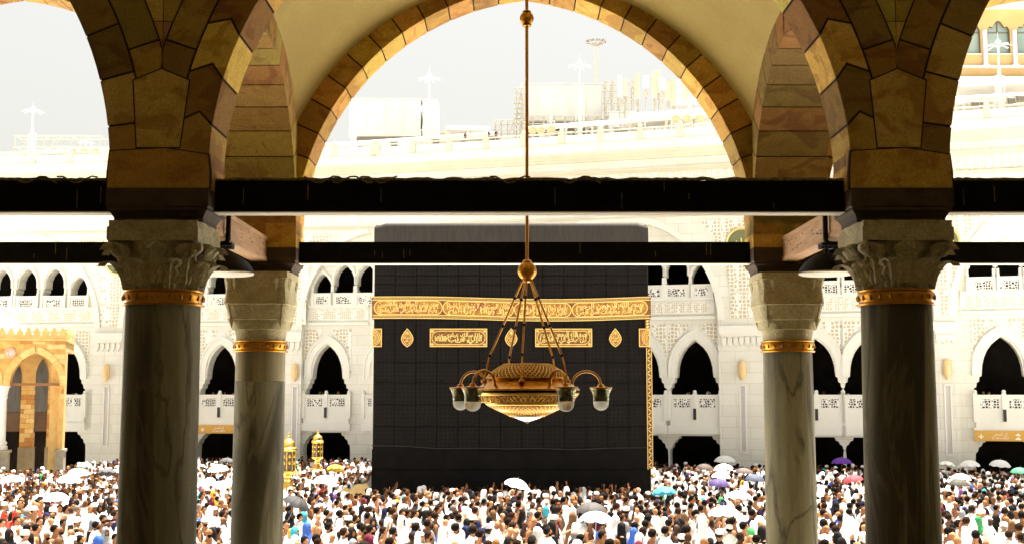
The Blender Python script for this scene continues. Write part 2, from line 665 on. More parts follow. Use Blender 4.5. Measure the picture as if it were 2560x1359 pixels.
def arch_row(ya, yb, fancy, parent, names):
    """one row of three arches with their voussoirs, second ring and coursed infill"""
    th1 = 0.31 if fancy else 0.37
    th2 = 0.28
    tmax = math.acos(C_ / R_)
    for bi, xc in enumerate((AX - 2 * HALF, AX, AX + 2 * HALF)):
        stones, core = MB(), MB()
        for side in (-1, 1):
            pier = xc + side * HALF
            L = 0.40 if fancy else 0.33
            nv = int(round(R_ * tmax / L))
            chev = 0.036 if (fancy and bi == 1) else 0.0
            for k in range(nv):
                t0, t1 = tmax * k / nv, tmax * (k + 1) / nv
                tn = rs.choice(TINTS)
                if fancy and bi == 1:
                    tn = [(1.25, 1.25, .95), (.48, .38, .21)][k % 2] if k > 0 else (.85, .72, .45)
                    tn = tuple(c * rs.uniform(.85, 1.12) for c in tn)
                elif not fancy:
                    tn = tuple(c * rs.uniform(.85, 1.05) for c in rs.choice([(.95, .84, .50), (.62, .50, .29), (.80, .68, .40), (.55, .43, .25), (.72, .60, .36)]))
                poly = ring_block(side, xc, R_, R_ + th1, t0, t1, chev)
                poly = offset_poly(poly, .0095)
                stones.prism(poly, ya, yb, 'y', 0, tn, .005)
                cp = ring_block(side, xc, R_ + .02, R_ + th1, t0, t1)
                core.prism(cp, ya + .008, yb - .008, 'y', 0)
            if fancy:
                # second ring, clipped at the pier's middle
                nv2 = int(round((R_ + th1) * tmax / .56))
                for k in range(nv2):
                    t0, t1 = tmax * k / nv2, tmax * (k + 1) / nv2
                    poly = ring_block(side, xc, R_ + th1, R_ + th1 + th2, t0, t1)
                    poly = clip_half(poly, -side, 0, -side * pier)
                    if len(poly) < 3:
                        continue
                    tn = tuple(c * rs.uniform(.8, 1.1) for c in rs.choice([(.45, .37, .25), (.70, .58, .36), (.56, .44, .26)]))
                    stones.prism(offset_poly(poly, .009), ya + .001, yb - .001, 'y', 0, tn, .005)
                    core.prism(poly, ya + .009, yb - .009, 'y', 0)
                rout = R_ + th1 + th2
                # infill in courses between this ring and the middle of the pier
                z = ZS + .9
                hs = [.42, .34, .38, .4, .36, .4, .38, .42, .4, .4]
                for hh in hs:
                    z0, z1 = z, z + hh
                    z = z1
                    if z0 > WTOP:
                        break
                    z1 = min(z1, WTOP)
                    pts = []
                    for q in range(5):
                        zz = z0 + (z1 - z0) * q / 4
                        xx = arch_x(side, xc, rout, zz)
                        if xx is None:
                            xx = xc
                        if (xx - pier) * side > 0:
                            xx = pier
                        pts.append((xx, zz))
                    if max(abs(p[0] - pier) for p in pts) < .04:
                        continue
                    poly = pts + [(pier, z1), (pier, z0)]
                    tn = tuple(c * rs.uniform(.85, 1.1) for c in rs.choice([(.95, .88, .6), (.55, .42, .55), (.75, .64, .4), (1.0, .95, .65)]))
                    stones.prism(offset_poly(poly, .0045), ya + .002, yb - .002, 'y', 0, tn)
                    core.prism(poly, ya + .010, yb - .010, 'y', 0)
            else:
                # plain wall above the ring
                n = 14
                pts = []
                for q in range(n + 1):
                    zz = ZS + (WTOP - ZS) * q / n
                    xx = arch_x(side, xc, R_ + th1, zz)
                    if xx is None:
                        xx = xc
                    if (xx - pier) * side > 0:
                        xx = pier
                    pts.append((xx, zz))
                for q in range(n):
                    core.prism([pts[q], pts[q + 1], (pier, pts[q + 1][1]), (pier, pts[q][1])], ya + .008, yb - .008, 'y', 0)
        a = stones.build(names[bi], [M_stone], parent)
        core.build('mortar', [M_mortar], a)


arcade = thing('stone_arcade', 'dark sandstone arcade of striped arches framing the courtyard', 'arcade', (AX, 12.3, ARC_FLOOR))
arch_row(Y1a, Y1b, True, arcade, ['front_arch'] * 3)
arch_row(Y2a, Y2b, False, arcade, ['rear_arch'] * 3)

# springer blocks over each column, front and rear rows
for (ya, yb, front) in ((Y1a, Y1b, True), (Y2a, Y2b, False)):
    for s in (-1, 1):
        px = AX + s * HALF
        sp, mo = MB(), MB()
        hw = HALF - A_
        tn = (.78, .60, .30) if s < 0 else (.95, .84, .50)
        if front:
            zt = P(390, 367, 10).z
            xl = lambda z: arch_x(1, px - HALF, R_, z)   # edge of the left opening
            xr = lambda z: arch_x(-1, px + HALF, R_, z)
            # the lowest voussoirs sit on top of the springer, so it only fills the foot between the openings
            sp.prism([(px - hw - .004, ZI + .004), (px + hw + .004, ZI + .004), (px + hw + .004, ZS + .012), (px + hw - .012, ZS + .16), (px + .05, ZS + .215), (px - hw + .012, ZS + .19), (px - hw - .004, ZS + .012)], ya - .0055, yb + .004, 'y', 0, tn, .004)
            # keystone-shaped stone in the fork of the two arches, both set in a dark mortar joint
            mo.prism(offset_poly([(px - hw - .004, ZI + .004), (px + hw + .004, ZI + .004), (px + hw + .004, ZS + .012), (px + hw - .012, ZS + .16), (px + .05, ZS + .215), (px - hw + .012, ZS + .19), (px - hw - .004, ZS + .012)], -.011), ya - .001, ya + .05, 'y')
            mo.prism(offset_poly([(px - .19, ZS + .225), (px + .17, ZS + .225), (px + .235, ZS + .80), (px, ZS + .90), (px - .235, ZS + .80)], -.012), ya - .0016, ya + .05, 'y')
            sp.prism([(px - .19, ZS + .225), (px + .17, ZS + .225), (px + .235, ZS + .80), (px, ZS + .90), (px - .235, ZS + .80)], ya - .0055, yb + .003, 'y', 0, (.92, .9, .72), .004)
            mo.prism([(px - .30, ZS + .15), (px + .30, ZS + .15), (px + .26, ZS + .95), (px - .26, ZS + .95)], ya + .006, yb - .006, 'y', 0)
        else:
            sp.prism([(px - hw - .004, ZI - .003), (px + hw + .004, ZI - .003), (px + hw + .004, ZS + .03), (px - hw - .004, ZS + .03)], ya - .004, yb + .004, 'y', 0, (.95, .85, .5), .006)
            mo.box(px - hw + .01, px + hw - .01, ya + .01, yb - .01, ZS, ZS + .2)
        a = sp.build('springer', [M_stone], arcade)
        mo.build('mortar', [M_mortar], a)

# transverse arches between the two rows
YC = (Y1b + Y2a) / 2
AT = (Y2a - Y1b) / 2
for s in (-1, 1):
    px = AX + s * HALF
    hw = HALF - A_
    st, mo = MB(), MB()
    ct = .12
    rt = AT + ct
    tm = math.acos(ct / rt)
    nv = 9
    for sd in (-1, 1):
        for k in range(nv):
            t0, t1 = tm * k / nv, tm * (k + 1) / nv
            q = lambda r, t: (YC + sd * (r * math.cos(t) - ct), ZS + r * math.sin(t))
            poly = [q(rt, t0), q(rt, (t0 + t1) / 2), q(rt, t1), q(rt + .42, t1), q(rt + .42, (t0 + t1) / 2), q(rt + .42, t0)]
            tn = tuple(c * rs.uniform(.8, 1.15) for c in [(.54, .46, .27), (.44, .36, .20), (.60, .53, .32), (.40, .33, .19)][(k * 2 + (s > 0)) % 4])
            st.prism(offset_poly(poly, .007), px - hw + .003, px + hw - .003, 'x', 0, tn, .004)
            mo.prism([q(rt + .02, t0), q(rt + .02, t1), q(rt + .42, t1), q(rt + .42, t0)], px - hw + .012, px + hw - .012, 'x', 0)
    a = st.build('transverse_arch', [M_stone], arcade)
    mo.build('mortar', [M_mortar], a)

# sail vaults of plaster over the three bays
RV = math.sqrt(3.06 ** 2 + 1.60 ** 2)
for xc in (AX - 2 * HALF, AX, AX + 2 * HALF):
    mb = MB()

    def vf(u, v, xc=xc):
        x = -2.73 + 5.46 * u
        y = -(AT + .06) + 2 * (AT + .06) * v
        d = RV * RV - x * x - (y * .93) ** 2
        return (xc + x, YC + y, ZS + 1.03 * math.sqrt(max(d, .0025)))
    mb.grid(vf, 64, 40)
    mb.build('vault', [M_plaster], arcade, smooth=True, angle=80, recalc=False)

# roof and floor; unseen ceiling and walls added to block sky and bounce light
st = MB(); st.box(-11.2, 11.5, 9.98, 15.0, WTOP, WTOP + .5)
st.build('roof_slab', [M_roof], arcade)
def side_walls(w):
    m = MB()
    if w < 0:
        m.box(-13.5, AX - 3 * HALF + .43, Y1a, 14.7, ARC_FLOOR, WTOP)
    else:
        m.box(AX + 3 * HALF - .43, 13.8, Y1a, 14.7, ARC_FLOOR, WTOP)
    return m
side_walls(-1).build('end_pier', [M_inner_wall], arcade); side_walls(1).build('end_pier', [M_inner_wall], arcade)
m = MB(); m.box(-13.5, 13.8, -3, 15.4, ARC_FLOOR - .4, ARC_FLOOR)
struct(m.build('arcade_floor', [M_floor_marble]))
m = MB(); m.box(-13.5, 13.8, -6.2, 9.97, WTOP, WTOP + .5)
struct(m.build('ceiling', [M_inner_wall]))  # unseen, added to keep sky light off the front arches
m = MB(); m.box(-13.5, 13.8, -3.5, -3.0, ARC_FLOOR - .4, WTOP)
struct(m.build('bounce_back_wall', [M_inner_wall]))  # unseen, set close and pale to bounce fill onto the front stones
for xw in (-14, 13.8):
    m = MB(); m.box(xw, xw + .5, -6.5, 15.0, ARC_FLOOR - .4, WTOP)
    struct(m.build('side_wall', [M_inner_wall]))  # unseen, added to block light from the sides
m = MB(); m.box(-14, 14.3, -6, 15.38, 0.0, ARC_FLOOR - .4)
struct(m.build('terrace_base', [M_roof]))


# ---------------------------------------------------------------- columns
def bell(t, r0, half, zt, h):
    """square-ish bell of a capital at height fraction t"""
    k = t ** 1.6
    return r0 * (1 - k) + half * k


def super_r(a, half, n):
    c, s = abs(math.cos(a)), abs(math.sin(a))
    return half / ((c ** n + s ** n) ** (1.0 / n))


def acanthus(mb, cx, cy, ang, r0, z0, h, wid, out, mi=0):
    ca, sa = math.cos(ang), math.sin(ang)

    def fn(u, v):
        s = u * 2 - 1
        lobes = 1 + .22 * math.sin(v * PI * 5.5) * (v < .9)
        wv = wid * (.62 + .55 * math.sin(min(1, v * 1.15) * PI * .62)) * lobes * (1 if v < .72 else max(.05, 1 - ((v - .72) / .28) ** 2 * .95))
        rr = r0 + .022 + .05 * v + out * v ** 3 - .030 * abs(s) ** 1.5 + .012 * math.cos(s * PI * 3.0)
        zz = z0 + h * (v if v < .8 else .8 + .16 * math.sin((v - .8) / .2 * PI * .75))
        if v > .8:
            rr += .05 * math.sin((v - .8) / .2 * PI * .5)
            zz -= .35 * h * ((v - .8) / .2) ** 2 * .5
        return (cx + ca * rr - sa * s * wv, cy + sa * rr + ca * s * wv, zz)
    mb.grid(fn, 10, 18, mi)
    # thickness from a second, inner skin
    mb.grid(lambda u, v: tuple(Vector(fn(u, v)) - Vector((ca, sa, 0)) * .012), 10, 18, mi)


def column(px, yc, yfront, rt, rb, zcap_t, zcap_b, zring_b, label, ornate, drum=None):
    t = thing('marble_column', label, 'column', (px, yc, ARC_FLOOR))
    # shaft with a slight swelling
    mb = MB()
    H_ = zring_b - ARC_FLOOR
    prof = [(rb + .10, 0), (rb + .10, .12), (rb + .02, .20), (rb + .07, .25), (rb + .07, .30), (rb, .36)]
    for k in range(1, 13):
        f = k / 12
        prof.append((rb + (rt - rb) * f ** 1.3, .36 + (H_ - .36) * f))
    if drum:
        # the topmost drum is a paler stone with a joint under it
        rj = rb + (rt - rb) * ((drum - ARC_FLOOR - .36) / (H_ - .36)) ** 1.3
        prof = [q for q in prof if q[1] < drum - ARC_FLOOR - .02] + [(rj, drum - ARC_FLOOR - .006), (rj - .006, drum - ARC_FLOOR - .004)]
        md = MB(); md.lathe([(rj - .006, -.003), (rj - .002, 0), (rt, zring_b - drum)], (px, yc, drum), 48)
        md.build('upper_drum', [M_marble_pale], t, smooth=True, angle=35)
    mb.lathe(prof, (px, yc, ARC_FLOOR), 48)
    mb.build('shaft', [M_marble_col], t, smooth=True, angle=35)
    # gold collar
    mb = MB()
    hr = zcap_b - zring_b
    mb.lathe([(rt - .01, 0), (rt + .030, 0), (rt + .036, hr * .09), (rt + .014, hr * .16), (rt + .010, hr * .22), (rt + .020, hr * .4), (rt + .028, hr * .6), (rt + .026, hr * .8), (rt + .012, hr * .86), (rt + .022, hr * .92), (rt + .026, hr), (rt - .02, hr)], (px, yc, zring_b), 56)
    band = mb.build('gold_band', [M_gold], t, smooth=True, angle=35)
    mb = MB()
    for k in range(22):
        a = 2 * PI * k / 22
        r = rt + .024
        mb.ball((px + r * math.cos(a), yc + r * math.sin(a), zring_b + hr * .52), .026, 8, 6, 0, (1, 1, 1), (.5, .5, 1.0))
    mb.build('embossing', [M_gold_dark], band, smooth=True)
    # capital
    hw = HALF - A_
    half = hw * .865 if ornate else hw * .86
    hc = zcap_t - zcap_b
    mb = MB()
    if ornate:
        prof = []
        n = 14
        for k in range(n + 1):
            f = k / n
            prof.append((rt - .015 + .02 * f, f * hc))

        def rf(r, a, z, rt=rt, half=half, hc=hc):
            f = z / hc
            k = max(0, (f - .35) / .65) ** 1.3
            sq = super_r(a, half * (.90 + .10 * f), 5)
            base = r * (1 - k) + min(sq, half * 1.34) * k
            if f > .62:
                base += .012 * math.sin(a * 4) ** 2
            return base
        mb.lathe(prof, (px, yc, zcap_b), 64, rfn=rf)
        # plain abacus
        q = half + .012
        sd = []
        for k4 in range(4):
            for j in range(8):
                s = -1 + 2 * j / 8
                e = q - .035 * (1 - s * s)
                c = [(s * q, -e), (e, s * q), (-s * q, e), (-e, -s * q)][k4]
                sd.append((px + c[0], yc + c[1]))
        mb.prism(sd, zcap_t - hc * .30, zcap_t - hc * .10, 'z')
        mb.prism([(px + (x - px) * .97, yc + (y - yc) * .97) for x, y in sd], zcap_t - hc * .10, zcap_t, 'z')
        cap = mb.build('capital', [M_cap_stone], t, smooth=True, angle=38)
        mb = MB()
        for k in range(8):
            acanthus(mb, px, yc, PI / 8 + k * PI / 4, rt - .005, zcap_b + .005, hc * .46, .078, .115)
        for k in range(8):
            acanthus(mb, px, yc, k * PI / 4, rt + .012, zcap_b + hc * .08, hc * .64, .098, .14 if k % 2 else .09)
        mb.build('acanthus_leaf_band', [M_cap_stone], cap, smooth=True, angle=50)
        mb = MB()
        for k in range(4):
            a = PI / 4 + k * PI / 2
            ca, sa = math.cos(a), math.sin(a)
            c0 = Vector((px + ca * half * 1.17, yc + sa * half * 1.17, zcap_b + hc * .60))
            pts = []
            for j in range(26):
                th = j / 25 * 2.2 * 2 * PI
                rr = .085 * (1 - j / 25 * .85)
                pts.append(c0 + Vector((ca * rr * math.cos(th), sa * rr * math.cos(th), rr * math.sin(th))))
            mb.tube(pts, .024, 8)
            # flower in the middle of each side
            a2 = k * PI / 2
            mb.ball((px + math.cos(a2) * half * .98, yc + math.sin(a2) * half * .98, zcap_t - hc * .36), .062, 12, 8, 0, (1, 1, 1), (1, 1, .8))
        mb.build('volute', [M_cap_stone], cap, smooth=True)
    else:
        # faceted capital stepping out in prismatic tiers
        tiers = [(0, rt - .005, 9), (.16, rt - .002, 7), (.165, rt + .03, 4.4), (.30, rt + .035, 4.4), (.31, rt + .055, 5), (.52, rt + .085, 6), (.53, rt + .10, 6.5), (.80, half * .99, 9), (.90, half * 1.02, 12), (.905, half * 1.05, 14), (1.0, half * 1.05, 14)]
        vs, fs = [], []
        seg = 64
        for f, rr, n in tiers:
            for k in range(seg):
                a = 2 * PI * k / seg
                e = 2.0 if f < .1 else n
                rad = super_r(a, rr, e)
                lim = rr * (1.02 + .40 * min(1, f * 1.25))
                rad = min(rad, lim)
                vs.append((px + rad * math.cos(a), yc + rad * math.sin(a), zcap_b + f * hc))
        for i in range(len(tiers) - 1):
            for k in range(seg):
                fs.append((i * seg + k, i * seg + (k + 1) % seg, (i + 1) * seg + (k + 1) % seg, (i + 1) * seg + k))
        fs.append(tuple(range(seg))[::-1]); fs.append(tuple(range((len(tiers) - 1) * seg, len(tiers) * seg)))
        mb.add(vs, fs)
        cap = mb.build('capital', [M_cap_stone], t, smooth=True, angle=22)
        # folded prisms at the corners (two tiers of stalactite facets)
        mb = MB()
        for k in range(4):
            for (off, z0, z1, w, ex) in ((0, .30, .56, .075, .05), (-.20, .50, .90, .055, .02), (.20, .50, .90, .055, .02), (0, .17, .32, .05, .02)):
                a = PI / 4 + k * PI / 2 + off
                rr = min(super_r(a, rt + .06 + .08 * (z0 - .16), 5), half * 1.32)
                ca, sa = math.cos(a), math.sin(a)
                b = lambda r, s, z: (px + ca * r - sa * s, yc + sa * r + ca * s, zcap_b + z * hc)
                vs = [b(rr - .03, 0, z0), b(rr - .02, -w, z1), b(rr + ex, -w * .45, z1), b(rr + ex, w * .45, z1), b(rr - .02, w, z1), b(rr - .06, 0, z1)]
                mb.add(vs, [(0, 2, 1), (0, 3, 2), (0, 4, 3), (1, 2, 3, 4, 5), (0, 1, 5), (0, 5, 4)])
        mb.build('stalactite_facet', [M_cap_stone], cap)
    # dark impost block, two steps and a cove
    mb = MB()
    hi = ZI - zcap_t
    ya, yb = yfront, yfront + .55
    prof = [(hw + .006, 0.0), (hw + .006, -.155 * hi / .29), (hw - .005, -.165 * hi / .29), (hw - .003, -.19 * hi / .29), (hw - .03, -.215 * hi / .29), (hw - .05, -.255 * hi / .29), (hw - .05, -hi)]
    lay = [(ZI + z, r, r - hw) for r, z in prof][::-1]
    vs, fs = [], []
    for z, r, e in lay:
        vs += [(AX + (HALF if px > AX else -HALF) - r, ya - .012 - e, z), (AX + (HALF if px > AX else -HALF) + r, ya - .012 - e, z), (AX + (HALF if px > AX else -HALF) + r, yb + .012 + e, z), (AX + (HALF if px > AX else -HALF) - r, yb + .012 + e, z)]
    for i in range(len(lay) - 1):
        for k in range(4):
            fs.append((i * 4 + k, i * 4 + (k + 1) % 4, i * 4 + 4 + (k + 1) % 4, i * 4 + 4 + k))
    fs.append((3, 2, 1, 0)); e = (len(lay) - 1) * 4; fs.append((e, e + 1, e + 2, e + 3))
    mb.add(vs, fs)
    mb.build('impost_block', [M_dark_stone], t)
    return t


z = lambda py, Y: P(1280, py, Y).z
column(AX - HALF - .005, 10.275, Y1a, .310, .326, z(555, 10.02), z(722, 10.0), z(760, 10.0), 'thick marble column with leafy capital at left, nearest the camera', True)
column(AX + HALF + .01, 10.275, Y1a, .293, .312, z(555, 10.02), z(720, 10.0), z(758, 10.0), 'thick marble column with leafy capital at right, nearest the camera', True)
column(AX - HALF - .02, 14.375, Y2a, .292, .303, z(680, 14.1), z(850, 14.1), z(878, 14.1), 'thinner marble column with faceted capital behind the thick left column', False, z(951, 14.1))
column(AX + HALF + .01, 14.375, Y2a, .288, .300, z(682, 14.1), z(850, 14.1), z(878, 14.1), 'thinner marble column with faceted capital behind the thick right column', False)


# ---------------------------------------------------------------- tie beams
def tie(x0, x1, y0, y1, zt, zb, label, seed, rough_top=True):
    t = thing('tie_beam', label, 'beam', ((x0 + x1) / 2, (y0 + y1) / 2, zb), group='black tie beams between the columns')
    mb = MB()
    zu = zb + .012
    mb.prism([(y0, zu), (y1, zu), (y1, zt), (y0, zt)], x0, x1, 'x', 0, (1, 1, 1), .004)
    r = random.Random(seed)
    # a few scratches / streaks standing proud as dried drips
    mb.build('beam', [M_black_steel], t)
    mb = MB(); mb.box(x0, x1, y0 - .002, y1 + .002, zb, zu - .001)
    mb.build('bounce_lit_underside', [M_beam_under], t)
    mb = MB()
    for k in range(int((x1 - x0) * 1.6)):
        xx = r.uniform(x0 + .1, x1 - .1)
        h = r.uniform(.05, .16)
        zz = r.uniform(zu + .02, zt - h)
        mb.box(xx, xx + .006, y0 - .0025, y0 + .002, zz, zz + h, 0)
    mb.build('drip_stain', [M_debris], t)
    if rough_top:
        mb = MB()
        pts = []
        n = int((x1 - x0) / .035)
        for k in range(n + 1):
            xx = x0 + (x1 - x0) * k / n
            pts.append((xx, y0 + .02 + .012 * noise.noise((xx * 5, seed, 0)), zt + .012 + .018 * noise.noise((xx * 7, seed, 3)) + .008 * noise.noise((xx * 23, seed, 5))))
        mb.tube(pts, [.016 + .012 * abs(noise.noise((p[0] * 9, 0, seed))) for p in pts], 6)
        for k in range(5):
            xx = r.uniform(x0 + .2, x1 - .5)
            pts = [(xx + .05 * j, y0 - .006 + .004 * r.random(), zt + .03 * math.sin(j * 1.1 + k) + .01) for j in range(8)]
            mb.tube(pts, .008, 5)
        mb.build('cord_and_dust', [M_debris], t, smooth=True)
    return t


zt, zb = z(452, 10.2), z(532, 10.2)
hw = HALF - A_
by0, by1 = 10.2, 10.37
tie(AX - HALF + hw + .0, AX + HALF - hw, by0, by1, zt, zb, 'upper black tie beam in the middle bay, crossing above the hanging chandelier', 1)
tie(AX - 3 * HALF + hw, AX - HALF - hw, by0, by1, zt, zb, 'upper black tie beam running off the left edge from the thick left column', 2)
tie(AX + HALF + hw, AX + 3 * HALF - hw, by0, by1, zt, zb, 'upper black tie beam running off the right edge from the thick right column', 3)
zt, zb = z(605, 14.3), z(659, 14.3)
by0, by1 = 14.3, 14.46
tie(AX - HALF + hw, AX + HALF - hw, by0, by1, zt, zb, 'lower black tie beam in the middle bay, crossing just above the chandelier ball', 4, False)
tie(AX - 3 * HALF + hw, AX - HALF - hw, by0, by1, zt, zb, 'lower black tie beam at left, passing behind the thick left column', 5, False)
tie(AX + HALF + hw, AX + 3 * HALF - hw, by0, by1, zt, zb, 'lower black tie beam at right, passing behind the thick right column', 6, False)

for s in (-1, 1):
    px = AX + s * HALF
    zt, zb = CAMZ + 1.845, CAMZ + 1.555
    t = thing('wooden_beam', 'boxed wooden beam running back between the two %s columns' % ('left' if s < 0 else 'right'), 'beam', (px, YC, zb), group='boxed wooden beams between column pairs')
    mb = MB(); mb.box(px - .085, px + .085, Y1b + .02, Y2a - .02, zb, zt)
    mb.build('box_beam', [M_wood], t)
    mb = MB()
    for sx in (-1, 1):
        for (z0, z1) in ((zb + .004, zb + .052), (zt - .055, zt - .004)):
            mb.box(px + sx * .085 - .012 * (sx < 0), px + sx * .085 + .012 * (sx > 0), Y1b + .03, Y2a - .03, z0, z1)
    mb.build('edge_board', [M_wood], t)
    mb = MB()
    r = random.Random(4)
    for sx in (-1, 1):
        for k in range(26):
            mb.ball((px + sx * .087, r.uniform(Y1b + .1, Y2a - .1), r.uniform(zb + .07, zt - .07)), .007, 6, 4)
    mb.build('nail', [M_black], t)
    # conduit bracket and hanging lamp
    lt = thing('hanging_dish_lamp', 'round black dish lamp with white rim under the %s wooden beam' % ('left' if s < 0 else 'right'), 'lamp', (px, 12.45, zb - .30), group='dish lamps under the wooden beams')
    yl = 12.45
    zr = P(600, 684, yl).z
    mb = MB()
    mb.lathe([(.04, .19), (.12, .18), (.16, .155), (.22, .115), (.265, .06), (.288, .02), (.292, 0), (.26, 0)], (px, yl, zr + .012), 36)
    mb.build('dish', [M_black], lt, smooth=True, angle=30)
    mb = MB(); mb.lathe([(.0, .004), (.272, .004), (.288, .010), (.292, -.004), (.268, -.012), (.0, -.014)], (px, yl, zr), 36, cap=False)
    mb.build('rim', [M_white_rim], lt, smooth=True, angle=30)
    mb = MB(); mb.tube([(px, yl, zr + .19), (px, yl, zb + .01)], .022, 10); mb.box(px - .07, px + .07, yl - .07, yl + .07, zb - .05, zb - .001)
    mb.build('stem', [M_black], lt)
    br = thing('conduit_bracket', 'black pipe bracket clamped on the %s wooden beam beside the dish lamp' % ('left' if s < 0 else 'right'), 'bracket', (px - s * .12, 12.0, zb), group='pipe brackets on wooden beams')
    xb = px - s * .125
    mb = MB(); mb.tube([(xb, 12.0, zt - .02), (xb, 12.0, zb - .01), (xb + s * .02, 12.0, zb - .045), (xb + s * .06, 12.0, zb - .055), (px + s * .14, 12.0, zb - .055)], .026, 10)
    mb.build('pipe', [M_black], br, smooth=True)
    mb = MB(); mb.box(xb - .045, xb + .045, 11.96, 12.04, zb - .075, zb - .045); mb.tube([(xb, 12.0, zb - .10), (xb, 12.0, zb - .02)], .012, 8)
    mb.build('clamp', [M_black], br)

# ---------------------------------------------------------------- chandelier
CY, CX = 12.325, AX + .006
ch = thing('chandelier', 'brass chandelier with five glass lamps hanging in the middle arch', 'chandelier', (CX, CY, z(1055, CY)))
M_glass = MAT('clear_glass', (0.74, 0.78, 0.62), rough=.05, trans=.9, ior=1.3)
M_frost = MAT('frosted_bulb', (0.9, 0.88, 0.78), rough=.55, trans=.65)
M_brass = MAT('brass', (0.50, 0.22, 0.03), (0.72, 0.37, 0.06), scale=14, rough=.30, metal=1)
M_lace = MAT('pierced_brass', (0.78, 0.48, 0.12), (0.90, 0.62, 0.20), scale=14, rough=.32, metal=1)
M_bowl = MAT('bowl_brass', (0.40, 0.19, 0.025), (0.58, 0.31, 0.05), scale=9, rough=.24, metal=1)
M_olive = MAT('olive_socket', (0.10, 0.09, 0.04), rough=.5)
zz = lambda py: z(py, CY)
mb = MB(); mb.tube([(CX, CY, zz(655)), (CX, CY, WTOP - .9)], .017, 10); mb.build('rod', [M_brass], ch, smooth=True)
for py, r in ((47, .074), (677, .099)):
    mb = MB()
    mb.ball((CX, CY, zz(py)), r, 24, 16)
    mb.lathe([(.02, -r * 1.22), (.045, -r * 1.12), (.05, -r * .92)], (CX, CY, zz(py)), 16)
    mb.lathe([(.05, r * .92), (.04, r * 1.1), (.02, r * 1.2)], (CX, CY, zz(py)), 16)
    mb.build('ball', [M_brass], ch, smooth=True, angle=50)
# body: upper pierced dome, plain brass band, black gap, pierced lower bowl, glass tip
zb0 = zz(1055)
k_ = lambda py: zz(py) - zb0
R0 = .533
mb = MB(); mb.lathe([(.24, k_(914)), (.235, k_(908)), (.0, k_(906))], (CX, CY, zb0), 48, cap=False)
mb.lathe([(.43, k_(943)), (.40, k_(946)), (.415, k_(950)), (.47, k_(962)), (R0 + .0, k_(971)), (R0 + .004, k_(975)), (.40, k_(975))], (CX, CY, zb0), 64, cap=False)
mb.lathe([(.40, k_(975)), (.40, k_(981)), (R0 - .01, k_(981)), (R0 + .002, k_(978))], (CX, CY, zb0), 64, cap=False, mi=1)
mb.build('body_band', [M_brass, M_black], ch, smooth=True, angle=35)
mb = MB()


def net(z0, r0, z1, r1, rows, cols, w, bulge=0.0):
    """diagonal pierced network over a surface of revolution"""
    def pt(u, v):
        r = r0 + (r1 - r0) * v + bulge * math.sin(v * PI)
        a = 2 * PI * u
        return Vector((CX + r * math.cos(a), CY + r * math.sin(a), zb0 + z0 + (z1 - z0) * v))
    for sg in (-1, 1):
        for c in range(cols):
            pts = [pt(c / cols + sg * j / rows * rows * .5 / cols, j / rows) for j in range(rows + 1)]
            mb.tube(pts, w, 4)
    for j in (0, rows):
        mb.tube([pt(q / 48, j / rows) for q in range(48)], w * .8, 4, closed=True)


net(k_(944), .425, k_(909), .24, 7, 52, .0044, .02)
mb.build('upper_lattice', [M_lace], ch)
mb = MB(); mb.lathe([(.41, k_(945)), (.36, k_(930)), (.23, k_(911))], (CX, CY, zb0), 48, cap=False)
mb.build('upper_liner', [M_gold_dark], ch, smooth=True)
mb = MB()
mb.lathe([(R0, k_(981)), (R0 - .005, k_(985)), (R0 - .02, k_(988))], (CX, CY, zb0), 64, cap=False)
mb.lathe([(.43, k_(1006)), (.425, k_(1010)), (.40, k_(1013))], (CX, CY, zb0), 64, cap=False)
for q in range(30):
    a = 2 * PI * q / 30
    rr = .485
    c = Vector((CX + rr * math.cos(a), CY + rr * math.sin(a), zb0 + k_(996)))
    tg = Vector((-math.sin(a), math.cos(a), 0))
    up = Vector((-.75 * math.cos(a) * .5, -.75 * math.sin(a) * .5, -1)).normalized()
    mb.tube([c + tg * .038 * math.cos(b) + up * .038 * math.sin(b) for b in [2 * PI * j / 12 for j in range(12)]], .006, 4, closed=True)
net(k_(988), R0 - .02, k_(1006), .43, 2, 64, .0035)
net(k_(1013), .40, k_(1037), .19, 7, 50, .0042, .004)
mb.lathe([(.19, k_(1036)), (.185, k_(1040)), (.15, k_(1040))], (CX, CY, zb0), 48, cap=False)
mb.build('lower_lattice', [M_lace], ch)
mb = MB(); mb.lathe([(R0 - .03, k_(986)), (.42, k_(1007)), (.39, k_(1014)), (.30, k_(1026)), (.18, k_(1037))], (CX, CY, zb0), 48, cap=False)
mb.build('lower_liner', [M_bowl], ch, smooth=True)
mb = MB(); mb.lathe([(.18, k_(1039)), (.12, k_(1045)), (.06, k_(1050)), (.02, k_(1053)), (.0, k_(1054))], (CX, CY, zb0), 32, cap=False)
mb.build('glass_tip', [MAT('tip_glass', (0.42, 0.42, 0.34), rough=.12, trans=.6)], ch, smooth=True)
mb = MB(); mb.ball((CX, CY, zb0 + .008), .016, 10, 8); mb.ball((CX, CY, zb0 + .026), .01, 10, 8); mb.build('finial', [M_brass], ch, smooth=True)
